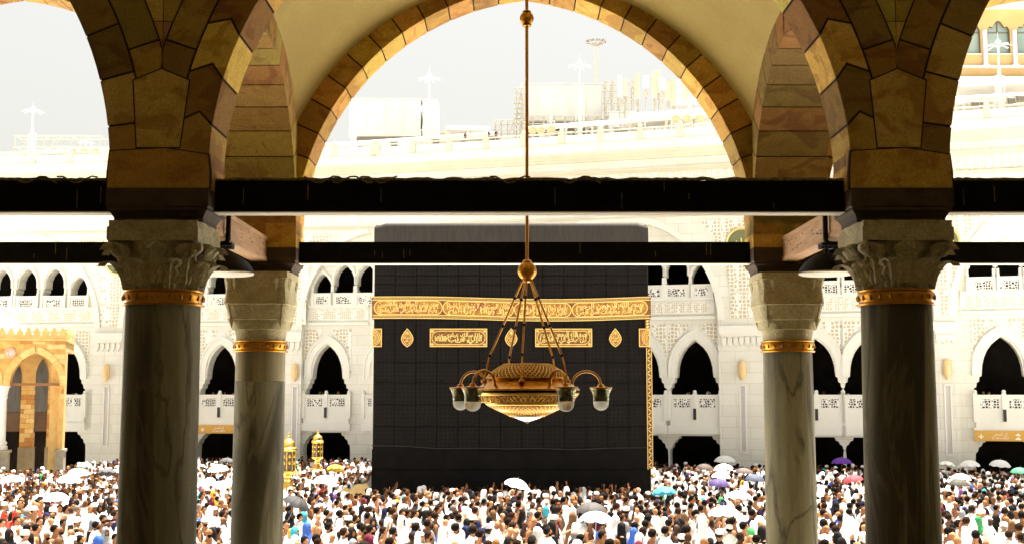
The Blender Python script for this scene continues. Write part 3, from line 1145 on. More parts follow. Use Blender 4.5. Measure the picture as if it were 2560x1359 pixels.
for q in range(5):
    a = math.radians(80 + 72 * q)          # 0 = away from the camera, clockwise
    d = Vector((math.sin(a), math.cos(a), 0))
    base = Vector((CX, CY, 0))
    # suspension rod
    a2 = math.radians(116 + 72 * q)
    d2 = Vector((math.sin(a2), math.cos(a2), 0))
    p0 = base + d2 * .045 + Vector((0, 0, zz(699)))
    p1 = base + d2 * .395 + Vector((0, 0, zz(893)))
    p2 = base + d2 * .45 + Vector((0, 0, zz(952)))
    mb = MB(); mb.tube([p0, p1], .0105, 8); mb.tube([p1, p2], .009, 8); mb.ball(p2, .03, 10, 8, 0, (1, 1, 1), (1, 1, .7))
    rod = mb.build('suspension_rod', [M_brass], ch, smooth=True)
    for f in (.24, .60, .98):
        c = p0.lerp(p1, f)
        mb = MB(); mb.ball(c, .019, 10, 8)
        mb.build('joint', [M_black], rod, smooth=True)
    # lamp arm
    root = base + d * .47 + Vector((0, 0, zz(962)))
    tip = base + d * .775 + Vector((0, 0, zz(958)))
    pts = []
    for j in range(15):
        th = PI * (1 - j / 14)
        c = (root + tip) / 2
        pts.append(c + d * math.cos(th) * .15 + Vector((0, 0, math.sin(th) * .135)))
    mb = MB(); mb.tube([root + d * -.05 - Vector((0, 0, .02))] + pts + [tip - Vector((0, 0, .012))], .014, 10)
    arm = mb.build('lamp_arm', [M_brass], ch, smooth=True)
    lz = tip.z
    mb = MB()
    mb.lathe([(.018, 0), (.03, -.004), (.034, -.022), (.04, -.026), (.05, -.03), (.114, -.034), (.119, -.042), (.03, -.044)], (tip.x, tip.y, lz), 24, cap=False)
    mb.build('lamp_cap', [M_brass], arm, smooth=True, angle=35)
    mb = MB()
    mb.lathe([(.116, -.042), (.110, -.056), (.092, -.09), (.083, -.12), (.082, -.178), (.078, -.178), (.079, -.12), (.085, -.085), (.096, -.055)], (tip.x, tip.y, lz), 28, cap=False)
    mb.build('glass_shade', [M_glass], arm, smooth=True)
    mb = MB(); mb.lathe([(.05, -.05), (.05, -.12), (.070, -.125), (.070, -.172), (.0, -.172)], (tip.x, tip.y, lz), 20, cap=False)
    mb.build('socket', [M_olive], arm, smooth=True, angle=35)
    mb = MB(); mb.lathe([(.080, -.180), (.080, -.205), (.072, -.236), (.05, -.259), (.024, -.271), (.0, -.274)], (tip.x, tip.y, lz), 24, cap=False)
    mb.build('bulb', [M_frost], arm, smooth=True)
# ---------------------------------------------------------------- ground
M_ground = MAT('mataf_marble', (0.72, 0.69, 0.63), (0.8, 0.77, 0.7), scale=1.5, rough=.35)
m = MB(); m.box(-900, 900, -300, 1800, -.5, 0)
struct(m.build('ground', [M_ground]))
# the court rises gently towards the arcade
m = MB(); m.prism([(15.42, .0015), (51.0, .0015), (51.0, .002), (15.42, (51 - 15.42) * .027)], -60, 60, 'x')
struct(m.build('sloping_pavement', [M_ground]))
# ---------------------------------------------------------------- the white gallery round the courtyard (two wings meeting behind the shrine)
M_cornice = MAT('cream_cornice', (0.58, 0.53, 0.40), (0.64, 0.59, 0.46), scale=1, rough=.6)
M_fac = MAT('white_marble_wall', (0.75, 0.735, 0.66), (0.80, 0.785, 0.71), scale=.5, rough=.55, bump=.03, bscale=5, courses=(1.5, .62, (.82, .78, .68)))
M_fac2 = MAT('white_marble_trim', (0.75, 0.735, 0.66), (0.80, 0.785, 0.71), scale=.9, rough=.55)
M_carved = MAT('carved_marble', (0.83, 0.81, 0.74), (0.86, 0.84, 0.78), scale=2, rough=.6, pattern=('carved', (0.55, 0.47, 0.30)), pscale=4.6)
M_carved_fine = MAT('fine_carved_marble', (0.83, 0.81, 0.74), (0.86, 0.84, 0.78), scale=2, rough=.6, pattern=('carved', (0.55, 0.47, 0.30)), pscale=8.0)
M_lattice = MAT('pierced_lattice', (0.84, 0.82, 0.75), rough=.7, pattern=('lattice', (0.03, 0.027, 0.022)), pscale=7.0)
M_dark = MAT('interior_shade_black', (0.014, 0.011, 0.009), (0.026, 0.021, 0.017), scale=1, rough=.9, spec=.05)  # interior shade put into a near-black colour
M_dkmetal = MAT('dark_slit', (0.02, 0.02, 0.018), rough=.5)
M_sign = MAT('ochre_sign', (0.68, 0.37, 0.06), rough=.5)
M_signtxt = MAT('sign_lettering', (0.88, 0.84, 0.70), rough=.5)
M_sconce = MAT('gilded_sconce', (0.80, 0.56, 0.26), rough=.4)
M_greengold = MAT('green_enamel', (0.16, 0.17, 0.07), rough=.5)
M_ornament_gold = MAT('gilded_letters', (0.85, 0.62, 0.22), rough=.4, metal=.3)


def dir_x(px):
    """X/Y of the viewing ray of column px at the horizon"""
    a = (px - PCX) / F
    b = -math.tan(TH)
    return a / (math.cos(TH) - b * math.sin(TH))


class Wing:
    """plane of the facade through two plan points; u runs left to right along it"""
    def __init__(self, pxa, ya, pxb, yb):
        self.A = Vector((dir_x(pxa) * ya, ya, 0))
        B = Vector((dir_x(pxb) * yb, yb, 0))
        self.ex = (B - self.A).normalized()
        self.n = Vector((self.ex.y, -self.ex.x, 0))     # towards the camera
        self.len = (B - self.A).length
        M = Matrix.Identity(4)
        M.col[0][:3] = self.ex
        M.col[1][:3] = -self.n
        M.col[2][:3] = (0, 0, 1)
        M.translation = self.A
        self.M = M

    def u(self, px):
        k = dir_x(px)
        # A + ex*u has X = k*Y
        return (k * self.A.y - self.A.x) / (self.ex.x - k * self.ex.y)

    def at(self, px):
        p = self.A + self.ex * self.u(px)
        return p.y

    def z(self, px, py):
        return P(px, py, self.at(px)).z

    def mb(self):
        m = MB(); m.mx = self.M
        return m


S0 = 77 * 240 / 3000.0
dep = lambda s: 77 * 240.0 / s
WL = Wing(0, dep(236), 930, dep(243))
WR = Wing(930, dep(246), 2560, dep(287))
# one corner shared by both wings
corner = WR.A.copy()
WL = Wing(-420, dep(233), 930, WR.A.y)

# heights (metres above the courtyard) read at photo column 1730
rz = lambda py: WR.z(1730, py)
MREF = 3000.0 / WR.at(1730)            # photo pixels per metre there
mm = lambda d: d / MREF

gal = thing('mosque_gallery', 'long white marble gallery of pointed arches closing the far side of the courtyard', 'gallery', (corner.x, corner.y, 0))


def half_to_poly(half, cu):
    """mirror a list of (dx, z) running from the apex down the right side"""
    return [(cu + x, z_) for x, z_ in half] + [(cu - x, z_) for x, z_ in reversed(half) if x > 1e-6]


def lower_arch(cu, k=1.0):
    pts = [(0, 849), (11, 857), (22, 867), (32, 881), (39, 897), (43.5, 915), (45, 932), (46, 941), (51, 944), (52, 954), (57, 957), (58.5, 967), (63.5, 970), (65.5, 979), (66, 988)]
    return half_to_poly([(mm(x) * k, rz(y)) for x, y in pts], cu)


def archivolt(cu, grow, k_=1.0):
    pts = [(0, 849 - grow * 1.25), (13, 856 - grow), (26, 868 - grow * .8), (37, 884 - grow * .5), (44, 904 - grow * .2), (46, 938), (46, 941)]
    outer = [(mm(x * k_ + grow * (.3 + .7 * min(1, x / 40)) if x else 0), rz(y)) for x, y in pts]
    return outer


def ground_arch(cu):
    pts = [(0, 1089), (40, 1089), (43, 1097), (49, 1099), (52, 1106), (58, 1110), (60, 1119), (65, 1124), (66, 1140)]
    return half_to_poly([(mm(x), rz(y)) for x, y in pts] + [(mm(66), .15)], cu)


def window_arch(cu, low=False):
    if low:
        pts = [(0, 656), (11, 664), (20, 677), (25.5, 692), (26, 713)]
    else:
        pts = [(0, 632), (11, 640), (21, 652), (26.5, 667), (27, 686), (31, 689), (31.5, 698), (34.5, 701), (34.5, 713)]
    return half_to_poly([(mm(x), rz(y)) for x, y in pts], cu)


# bays between the broad pilasters: (wing, left px, right px, lower arches, upper windows (px, low))
BAYS = [
    (WL, -190, 231, [20, 152], [(-80, True), (-18, False), (47, False), (116, False), (180, True)]),
    (WL, 303, 655, [420, 545], [(330, True), (405, False), (470, False), (535, False), (600, False)]),
    (WL, 752, 925, [812], [(797, True), (852, False), (909, False)]),
    (WR, 935, 1798, [938 + 20, 1600, 1735], [(1630, False), (1692, False), (1755, True)]),
    (WR, 1912, 2342, [2040, 2175], [(1965, True), (2020, False), (2078, False), (2140, False), (2200, False), (2265, True)]),
    (WR, 2398, 2900, [2511, 2660], [(2470, False), (2537, False), (2605, False), (2675, False)]),
]
ZTOP = rz(345)
GFLOOR = rz(992) - 1.36     # gallery floor: only heads and shoulders rise over the rail
ZCOR = rz(376)
zsill, zfl = rz(988), rz(1085)
FRONT = 0.0          # plane of the pilasters
REC = 0.55           # recessed plane of the bays
WALLT = 0.9


for wing, a0, a1 in ((WL, -420, 930), (WR, 930, 3050)):
    u0, u1 = wing.u(a0), wing.u(a1)
    bays = [b for b in BAYS if b[0] is wing]
    # recessed wall with all its openings
    polys = [[(u0, .0), (u1, .0), (u1, ZCOR), (u0, ZCOR)]]
    for _, l, r, lows, ups in bays:
        for px in lows:
            polys.append(lower_arch(wing.u(px), .92 if wing is WL else 1.0))
            polys.append(ground_arch(wing.u(px)))
        for px, low in ups:
            polys.append(window_arch(wing.u(px), low))
    vs, fs = plate(polys, WALLT)
    m = wing.mb(); m.add([(x, y + REC, z_) for x, y, z_ in vs], fs)
    m.build('wall', [M_fac], gal)
    # front skin: pilasters and the spandrels over the big blind arches
    polys = [[(u0, .0), (u1, .0), (u1, ZCOR), (u0, ZCOR)]]
    for _, l, r, lows, ups in bays:
        ul, ur = wing.u(l), wing.u(r)
        if r == 925:
            ur = wing.u(1175)
        if l == 935:
            ul = wing.u(1290)
        c = (ul + ur) / 2
        h = (ur - ul) / 2
        top, spr = rz(548), rz(800)
        pts = []
        for k in range(13):
            t = k / 12
            x = h * math.cos(t * PI / 2 * .94) / 1.0
            z_ = spr + (top - spr) * math.sin(t * PI / 2) ** 1.02
            pts.append((x if k < 12 else 0, z_))
        poly = [(c + x, z_) for x, z_ in pts] + [(c - x, z_) for x, z_ in reversed(pts[:-1])]
        poly = [(c + h, .0 - .02)] + poly + [(c - h, .0 - .02)]
        lim0, lim1 = u0 - .01, u1 + .01
        poly = clip_half(poly, 1, 0, lim0 + .05)
        poly = clip_half(poly, -1, 0, -(lim1 - .05))
        polys.append([(x, max(z_, .004)) for x, z_ in poly])
        # raised moulding round the blind arch
        m = wing.mb()
        o1 = [(c + x * 1.0, z_) for x, z_ in pts]
        for sg in (-1, 1):
            path_in = [(c + sg * x, z_) for x, z_ in pts]
            for k in range(len(path_in) - 1):
                (xa, za), (xb, zb_) = path_in[k], path_in[k + 1]
                g = mm(17)
                xa2, xb2 = xa + sg * g * (1 - k / 12), xb + sg * g * (1 - (k + 1) / 12)
                za2, zb2 = za + g * 1.1 * (k / 12), zb_ + g * 1.1 * ((k + 1) / 12)
                q = [(xa, za), (xa2, za2), (xb2, zb2), (xb, zb_)]
                if min(p[0] for p in q) > u0 and max(p[0] for p in q) < u1:
                    m.prism(q, -.10, .02, 'y')
        if m.v:
            m.build('arch_moulding', [M_fac2], gal)
    vs, fs = plate(polys, REC - .004)
    m = wing.mb(); m.add(vs, fs)
    m.build('pilaster_wall', [M_fac], gal)
    # cornice and string courses
    m = wing.mb()
    for (ya, yb_, pr) in ((372, 378, .42), (378, 386, .36), (386, 393, .28), (416, 421, .30), (421, 425, .18), (462, 467, .22), (467, 471, .14), (536, 541, .16)):
        m.box(u0, u1, -pr, -.002, rz(yb_), rz(ya))
    m.build('cornice', [M_cornice], gal)
    m = wing.mb(); m.box(u0, u1, -.25, .3, ZCOR + .004, ZTOP); m.build('parapet', [M_fac], gal)
    m = wing.mb()
    m.box(u0, u1, -.05, -.003, rz(459), rz(428))
    m.build('carved_frieze', [M_carved_fine], gal)
    # halls behind the openings, three floors, their shade put into the near-black colour
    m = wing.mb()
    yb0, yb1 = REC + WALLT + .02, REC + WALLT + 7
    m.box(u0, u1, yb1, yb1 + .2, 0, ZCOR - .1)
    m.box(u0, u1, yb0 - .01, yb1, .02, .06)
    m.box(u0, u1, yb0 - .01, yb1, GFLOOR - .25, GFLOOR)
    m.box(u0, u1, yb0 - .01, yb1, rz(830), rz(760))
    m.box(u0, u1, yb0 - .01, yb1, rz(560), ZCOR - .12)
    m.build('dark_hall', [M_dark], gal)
    m = wing.mb()
    m.box(u0, u1, .3, 26, ZCOR - .005, ZCOR + .25)
    m.build('roof_deck', [M_roof], gal)

    for _, l, r, lows, ups in bays:
        # every lower arch: archivolt, balcony, lattice, slit lamp, beam
        for px in lows:
            cu = wing.u(px)
            m = wing.mb()
            for (g0, g1, pr) in ((3, 17, .12), (17, 21, .18)):
                a_, b_ = archivolt(cu, g0, .92 if wing is WL else 1.0), archivolt(cu, g1, .92 if wing is WL else 1.0)
                for sg in (-1, 1):
                    for k in range(len(a_) - 1):
                        m.prism([(cu + sg * a_[k][0], a_[k][1]), (cu + sg * b_[k][0], b_[k][1]), (cu + sg * b_[k + 1][0], b_[k + 1][1]), (cu + sg * a_[k + 1][0], a_[k + 1][1])], REC - pr, REC - .002, 'y')
            vs_, fs_ = plate([[(mm(13) * math.cos(t) + cu, rz(826) + mm(13) * math.sin(t)) for t in [2 * PI * j / 16 for j in range(16)]]], .05)
            m.add([(x, y + REC - .06, z_) for x, y, z_ in vs_], fs_)
            m.build('archivolt', [M_fac2], gal)
            # carved spandrels either side
            m = wing.mb()
            for sg in (-1, 1):
                pts = [(cu + sg * mm(66), rz(806)), (cu + sg * mm(66), rz(930)), (cu + sg * mm(60), rz(930))]
                outer = archivolt(cu, 24)
                for k in range(len(outer) - 3, 0, -1):
                    pts.append((cu + sg * min(outer[k][0] + mm(2), mm(60)), outer[k][1]))
                pts += [(cu + sg * mm(14), rz(808))]
                m.prism(pts, REC - .03, REC - .003, 'y')
            m.build('carved_spandrel', [M_carved], gal)
            # balcony in the arch
            m = wing.mb()
            hw_ = mm(63)
            m.box(cu - hw_, cu + hw_, REC - .25, REC + .05, rz(1063), zsill - .02)
            m.box(cu - hw_ - .08, cu + hw_ + .08, REC - .32, REC + .08, zsill - .03, zsill + .06)
            m.box(cu - hw_ - .1, cu + hw_ + .1, REC - .36, REC + .02, rz(1084), rz(1063))
            for e in (-hw_, 0, hw_):
                m.box(cu + e - .11, cu + e + .11, REC - .34, REC - .05, rz(1050), zsill + .14)
                m.ball((cu + e, REC - .2, zsill + .22), .11, 10, 8)
            m.build('balcony', [M_fac2], gal)
            for e in (-.5, .5):
                m = wing.mb(); m.box(cu + e * hw_ - mm(20), cu + e * hw_ + mm(20), REC - .27, REC - .24, rz(1017), rz(996))
                m.build('lattice', [M_lattice], gal)
            m = wing.mb(); m.box(cu - mm(3.5), cu + mm(3.5), REC - .42, REC - .345, rz(1048), rz(1020))
            m.build('slit_lamp', [M_dkmetal], gal)
        # pierced ornament band between the floors
        ul, ur = wing.u(max(l, -400)) + .25, wing.u(r) - .25
        if l == 935:
            ul = wing.u(1560)
        m = wing.mb(); m.box(ul, ur, REC - .10, REC - .002, rz(782), rz(748))
        m.box(ul, ur, REC - .22, REC - .003, rz(748), rz(742)); m.box(ul, ur, REC - .18, REC - .003, rz(796), rz(788))
        m.build('string_course', [M_fac2], gal)
        m = wing.mb(); m.box(ul + .3, ur - .3, REC - .115, REC - .101, rz(779), rz(753))
        m.build('pierced_band', [M_carved_fine], gal)
        m = wing.mb()
        n = int((ur - ul) / .42)
        for k in range(n):
            x = ul + (k + .5) * (ur - ul) / n
            m.prism([(x - .18, rz(756)), (x + .18, rz(756)), (x + .12, rz(752)), (x, rz(747.5)), (x - .12, rz(752))], REC - .15, REC - .116, 'y')
        m.build('crenel_frieze', [M_fac2], gal)
        # windows: surround, sill, railing with lattice
        for px, low in ups:
            cu = wing.u(px)
            w_ = 25 if low else 32
            m = wing.mb()
            zt_ = rz(712)
            m.box(cu - mm(w_ + 2), cu + mm(w_ + 2), REC - .16, REC + .04, rz(742), zt_)
            m.box(cu - mm(w_ + 4), cu + mm(w_ + 4), REC - .22, REC + .06, zt_ - .02, zt_ + .07)
            for e in (-1, 1):
                m.box(cu + e * mm(w_ + 2) - .07, cu + e * mm(w_ + 2) + .07, REC - .24, REC - .02, rz(742), zt_ + .10)
                m.ball((cu + e * mm(w_ + 2), REC - .12, zt_ + .17), .085, 8, 6)
                m.tube([(cu + e * mm(w_ + 2), REC - .09, zt_ + .2), (cu + e * mm(w_ + 2), REC - .09, rz(690))], .07, 8)
            # pointed surround
            a_ = [(0, 627), (12, 635), (23, 648), (29, 665), (29.5, 686)]
            b_ = [(0, 619), (14, 628), (27, 644), (33.5, 664), (34, 686)]
            dz_ = -26 if low else 0
            for sg in (-1, 1):
                for k in range(4):
                    f = .93 if low else 1
                    m.prism([(cu + sg * mm(a_[k][0] * f), rz(a_[k][1] - dz_)), (cu + sg * mm(b_[k][0] * f), rz(b_[k][1] - dz_)), (cu + sg * mm(b_[k + 1][0] * f), rz(b_[k + 1][1] - dz_)), (cu + sg * mm(a_[k + 1][0] * f), rz(a_[k + 1][1] - dz_))], REC - .13, REC - .002, 'y')
            m.build('window_surround', [M_fac2], gal)
            m = wing.mb(); m.box(cu - mm(w_ * .64), cu + mm(w_ * .64), REC - .185, REC - .162, rz(738), rz(719))
            m.build('lattice', [M_lattice], gal)

# pilasters: stalactite caps, gilded sconces, slim grilles, carved panels above, roundels
for wing, pl, pr in ((WL, 234, 300), (WL, 658, 749), (WR, 1806, 1909), (WR, 2345, 2395)):
    ul, ur = wing.u(pl), wing.u(pr)
    cu = (ul + ur) / 2 if pl != 658 else wing.u(738)
    m = wing.mb()
    m.box(ul - .12, ur + .12, -.28, -.003, rz(835), rz(815)); m.box(ul - .05, ur + .05, -.2, -.003, rz(842), rz(835))
    n = max(4, int((ur - ul) / .32))
    for k in range(n):
        x = ul + (k + .5) * (ur - ul) / n
        m.prism([(x - .13, rz(843)), (x + .13, rz(843)), (x + .13, rz(856)), (x, rz(866)), (x - .13, rz(856))], -.16, -.003, 'y')
    m.build('pilaster_cap', [M_fac2], gal)
    # panels of carving on the upper pilaster and on the spandrels
    m = wing.mb()
    m.box(cu - mm(26), cu + mm(26), -.05, -.003, rz(795), rz(735))
    m.build('carved_panel', [M_carved], gal)
    m = wing.mb()
    hwp = mm(27)
    poly = [(cu - hwp, rz(728)), (cu + hwp, rz(728)), (cu + hwp * 1.4, rz(640)), (cu + hwp * 2.6, rz(590)), (cu + hwp * 3.6, rz(552)), (cu - hwp * 3.6, rz(552)), (cu - hwp * 2.6, rz(590)), (cu - hwp * 1.4, rz(640))]
    m.prism(poly, -.05, -.003, 'y')
    m.build('carved_panel', [M_carved], gal)
    # roundel with gilded writing
    if pl != 658:
        rpx, rpy = {234: (287, 654), 1806: (1861, 608), 2345: (2372, 606)}[pl]
        zc = wing.z(rpx, rpy)
        m = wing.mb()
        c0 = Vector((wing.u(rpx), -.10, zc))
        disc = [(c0.x + mm(37) * math.cos(2 * PI * j / 32), zc + mm(37) * math.sin(2 * PI * j / 32)) for j in range(32)]
        m.prism(disc, -.12, -.04, 'y')
        rd = m.build('roundel', [M_greengold], gal)
        m = wing.mb()
        m.tube([(c0.x + mm(36) * math.cos(2 * PI * j / 32), -.13, zc + mm(36) * math.sin(2 * PI * j / 32)) for j in range(32)], .07, 6, closed=True)
        vs, fs = text_geo(arabic('الله'), mm(34), .04, width=mm(46))
        m.add([(x + c0.x, y - .16, z_ + zc) for x, y, z_ in vs], fs)
        m.build('gilded_ring_and_writing', [M_ornament_gold], rd)
    # sconce and slim grille
    m = wing.mb()
    m.tube([(cu, -.18, rz(950)), (cu, -.18, rz(945)), (cu, -.18, rz(938)), (cu, -.18, rz(915)), (cu, -.18, rz(905)), (cu, -.18, rz(900))], [.06, .12, .22, .22, .16, .03], 8)
    m.build('sconce', [M_sconce], gal, smooth=True, angle=50)
    m = wing.mb(); w_ = mm(8.5)
    for (x0, x1, z0, z1) in ((-w_, -w_ * .62, rz(1128), rz(962)), (w_ * .62, w_, rz(1128), rz(962)), (-w_, w_, rz(964), rz(960)), (-w_, w_, rz(1130), rz(1126))):
        m.box(cu + x0, cu + x1, -.08, -.003, z0, z1)
    m.build('grille_frame', [M_white_rim], gal)
    m = wing.mb(); m.box(cu - w_ * .6, cu + w_ * .6, -.03, -.004, rz(1126), rz(964))
    m.build('grille', [MAT('grey_grille', (0.5, 0.48, 0.44), (0.6, 0.58, 0.53), scale=30, rough=.6)], gal)
    # stone joints of the pilaster as fine grooves: thin raised courses
    m = wing.mb()
    for k in range(8):
        zz_ = rz(1140) + k * (rz(875) - rz(1140)) / 7.5
        for e0, e1 in ((ul + .06, cu - w_ - .05), (cu + w_ + .05, ur - .06)):
            if e1 > e0:
                m.box(e0, e1, -.018, -.003, zz_ + .03, zz_ + (rz(875) - rz(1140)) / 7.5 - .02)
    m.build('ashlar_course', [M_fac], gal)


def direction_sign(wing, pl, pr, yt, yb_, label, arrow_px, text_px, icon_px):
    cu = (wing.u(pl) + wing.u(pr)) / 2
    zt_, zb_ = wing.z(pl, yt), wing.z(pl, yb_)
    p = wing.M @ Vector((cu, REC - .45, zb_))
    t = thing('direction_sign', label, 'sign', p, group='ochre direction signs over the ground floor arches')
    m = wing.mb(); m.cbox((cu, REC - .45, (zt_ + zb_) / 2), (wing.u(pr) - wing.u(pl), .10, zt_ - zb_), 0, (1, 1, 1), .01)
    m.build('board', [M_sign], t)
    h = zt_ - zb_
    m = wing.mb()
    f = REC - .515
    ua = wing.u(arrow_px)
    zc = (zt_ + zb_) / 2 - h * .06
    m.box(ua - .035, ua + .035, f, f + .02, zc - h * .10, zc + h * .24)
    for sg in (-1, 1):
        m.prism([(ua, zc - h * .24), (ua + sg * h * .24, zc), (ua + sg * h * .24, zc + h * .11), (ua, zc - h * .12)], f, f + .02, 'y')
    m.build('arrow', [M_signtxt], t)
    m = wing.mb()
    vs, fs = text_geo(arabic('إلى المسعى'), h * .42, .02, width=h * 1.25)
    ut = wing.u(text_px)
    m.add([(x + ut, y + f, z_ + zc + h * .19) for x, y, z_ in vs], fs)
    vs, fs = text_geo("To SA'I AREA", h * .28, .02, width=h * 1.6)
    m.add([(x + ut, y + f, z_ + zc - h * .15) for x, y, z_ in vs], fs)
    m.build('lettering', [M_signtxt], t)
    m = wing.mb()
    ui = wing.u(icon_px)
    for (dz_, r_) in ((h * .08, h * .26), (-h * .30, h * .30)):
        m.prism([(ui - r_, zc + dz_), (ui + r_, zc + dz_), (ui + r_ * .55, zc + dz_ + r_ * .5), (ui, zc + dz_ + r_ * .95), (ui - r_ * .55, zc + dz_ + r_ * .5)], f, f + .02, 'y')
    m.build('hill_pictogram', [M_signtxt], t)


direction_sign(WL, 496, 660, 1061, 1082, 'ochre hanging sign with down arrow reading To SA\'I AREA, between the left columns', 508, 548, 596)
direction_sign(WR, 2432, 2606, 1075, 1101, 'ochre hanging sign with down arrow reading To SA\'I AREA, at the right edge', 2449, 2497, 2541)
# ---------------------------------------------------------------- the black-draped cube
M_cloth = MAT('black_brocade', (0.0088, 0.0066, 0.0052), (0.0150, 0.0112, 0.0088), scale=2.2, rough=.75, bump=.25, bscale=5, pattern=('carved', (0.0060, 0.0048, 0.0040)), pscale=5.5, spec=.12)
M_cloth_low = MAT('black_plain_cloth', (0.0045, 0.0038, 0.0032), (0.008, 0.0065, 0.0055), scale=2.5, rough=.8, bump=.2, bscale=6, spec=.1)
M_seam = MAT('cloth_seam', (0.004, 0.0032, 0.0028), rough=.95, spec=.02)
M_thread = MAT('pale_thread', (0.032, 0.028, 0.022), rough=.9)
M_emb = MAT('gold_embroidery', (0.30, 0.13, 0.010), (0.52, 0.26, 0.024), scale=9, rough=.5, c3=(0.26, 0.055, 0.022), c3scale=3)
M_emb_hi = MAT('gold_thread_raised', (0.76, 0.53, 0.14), (0.84, 0.64, 0.23), scale=30, rough=.4)
M_emb_dk = MAT('embroidery_ground', (0.12, 0.042, 0.006), (0.24, 0.10, 0.012), scale=14, rough=.7)
KY0, KY1 = 52.2, 62.8
KX0, KX1 = -6.03, 5.965
KTOP = P(1278, 558, KY0).z
kz = lambda py: P(1278, py, KY0).z
kx = lambda px, py: P(px, py, KY0).x
kb = thing('kaaba', 'huge black-draped cube shrine with gold embroidered band in the middle of the crowd', 'shrine', ((KX0 + KX1) / 2, (KY0 + KY1) / 2, 0))


def rounded_box(m, x0, x1, y0, y1, z0, z1, r, nx=1, seg=5, sag=None):
    pts = []
    for cx, cy, a0 in ((x1 - r, y0 + r, -PI / 2), (x1 - r, y1 - r, 0), (x0 + r, y1 - r, PI / 2), (x0 + r, y0 + r, PI)):
        for k in range(seg + 1):
            a = a0 + PI / 2 * k / seg
            pts.append((cx + r * math.cos(a), cy + r * math.sin(a)))
    m.prism(pts, z0, z1, 'z')
    return pts


zlow = kz(1122)
m = MB()
# slightly rippling hanging cloth on the visible face: subdivided front, plain other sides


def front(u, v, z0, z1, off=0.0, amp=.035):
    x = KX0 + .10 + (KX1 - KX0 - .20) * u
    zz_ = z0 + (z1 - z0) * v
    y = KY0 - off - amp * noise.noise((x * .55, zz_ * .16, 2.0)) - amp * .5 * noise.noise((x * 1.7, zz_ * .3, 7.0))
    return (x, y, zz_)


rounded_box(m, KX0, KX1, KY0 + .06, KY1, 1.0, kz(606), .12)
m.grid(lambda u, v: front(u, v, zlow, kz(606)), 60, 50)
m.build('brocade_cover', [M_cloth], kb, smooth=True, angle=40, recalc=False)
m = MB()
m.grid(lambda u, v: front(u, v, .9, zlow + .02 + .10 * math.sin(u * PI * 3) * (v > .99), .03, .05), 60, 14)
m.box(KX0 - .015, KX1 + .015, KY0 + .05, KY1 + .015, .9, zlow)
m.build('lower_drape', [M_cloth_low], kb, smooth=True, angle=40, recalc=False)
m = MB()
pts = [(KX0 - .02 + (KX1 - KX0 + .04) * k / 60, KY0 - .06 - .05 * noise.noise((k * .3, 0, 0)), zlow + .02 + .03 * math.sin(k * .32) * math.sin(k * .11) + (.14 * (k / 60 - .6) ** 2 * 3)) for k in range(61)]
m.tube(pts, .016, 5)
m.build('hem_thread', [M_thread], kb)
# padded parapet roll at the top
m = MB()
r = .20
prof = [(KY0 - .10, kz(606)), (KY0 - .12, kz(598)), (KY0 - .10, KTOP - r)]
for k in range(1, 7):
    a = PI / 2 * k / 6
    prof.append((KY0 - .10 + r - r * math.cos(a), KTOP - r + r * math.sin(a)))
prof += [(KY0 + .55, KTOP), (KY0 + .55, kz(606))]
n = 24
vs, fs = [], []
for k in range(n + 1):
    f = k / n
    x = KX0 + (KX1 - KX0) * f
    e = min(f, 1 - f) * (KX1 - KX0)
    dz_ = -.14 * max(0, 1 - e / .22) ** 2
    vs += [(x, y, z_ + (dz_ if z_ > kz(590) else 0)) for y, z_ in prof]
q = len(prof)
for k in range(n):
    for j in range(q):
        fs.append((k * q + j, k * q + (j + 1) % q, (k + 1) * q + (j + 1) % q, (k + 1) * q + j))
fs.append(tuple(range(q))); fs.append(tuple(range(n * q, (n + 1) * q))[::-1])
m.add(vs, fs)
m.box(KX0, KX0 + .5, KY0 + .55, KY1, kz(606), KTOP - .02); m.box(KX1 - .5, KX1, KY0 + .55, KY1, kz(606), KTOP - .02); m.box(KX0 + .5, KX1 - .5, KY1 - .5, KY1, kz(606), KTOP - .02)
m.box(KX0 + .5, KX1 - .5, KY0 + .55, KY1 - .5, kz(606), KTOP - .6)
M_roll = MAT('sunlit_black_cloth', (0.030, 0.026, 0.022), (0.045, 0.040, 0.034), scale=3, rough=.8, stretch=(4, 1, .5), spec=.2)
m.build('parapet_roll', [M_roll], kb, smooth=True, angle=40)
# sewn seams: panels about a metre wide, rows as in the photograph
m = MB()
for py in (690, 712, 905, 955, 1010, 1066, 1172):
    zz_ = kz(py)
    pts = [(KX0 + .1 + (KX1 - KX0 - .2) * k / 40, KY0 - .012 - .035 * noise.noise(((KX0 + .1 + (KX1 - KX0 - .2) * k / 40) * .55, zz_ * .16, 2.0)) - (.03 if py > 1122 else 0), zz_ + .02 * math.sin(k)) for k in range(41)]
    m.tube(pts, .014, 4)
for k in range(1, 13):
    x = KX0 + (KX1 - KX0) * k / 13
    pts = [(x, KY0 - .010 - .035 * noise.noise((x * .55, (1.2 + (kz(606) - 1.2) * j / 30) * .16, 2.0)) - .0, 1.2 + (kz(606) - 1.2) * j / 30) for j in range(31)]
    m.tube(pts, .010, 4)
m.build('seam', [M_seam], kb)
# marble plinth
m = MB()
m.prism([(KY0 - .45, 0), (KY0 - .45, .25), (KY0 - .02, .95), (KY0 + .3, .95), (KY0 + .3, 0)], KX0 - .4, KX1 + .4, 'x')
m.prism([(KX1 + .45, 0), (KX1 + .45, .25), (KX1 + .03, .95), (KX1 - .3, .95), (KX1 - .3, 0)], KY0 - .4, KY1 + .4, 'y')
m.build('plinth', [M_fac2], kb)

# the gold belt, wrapped round the two visible corners
zt_, zb_ = kz(742), kz(797)
yF = KY0 - .05


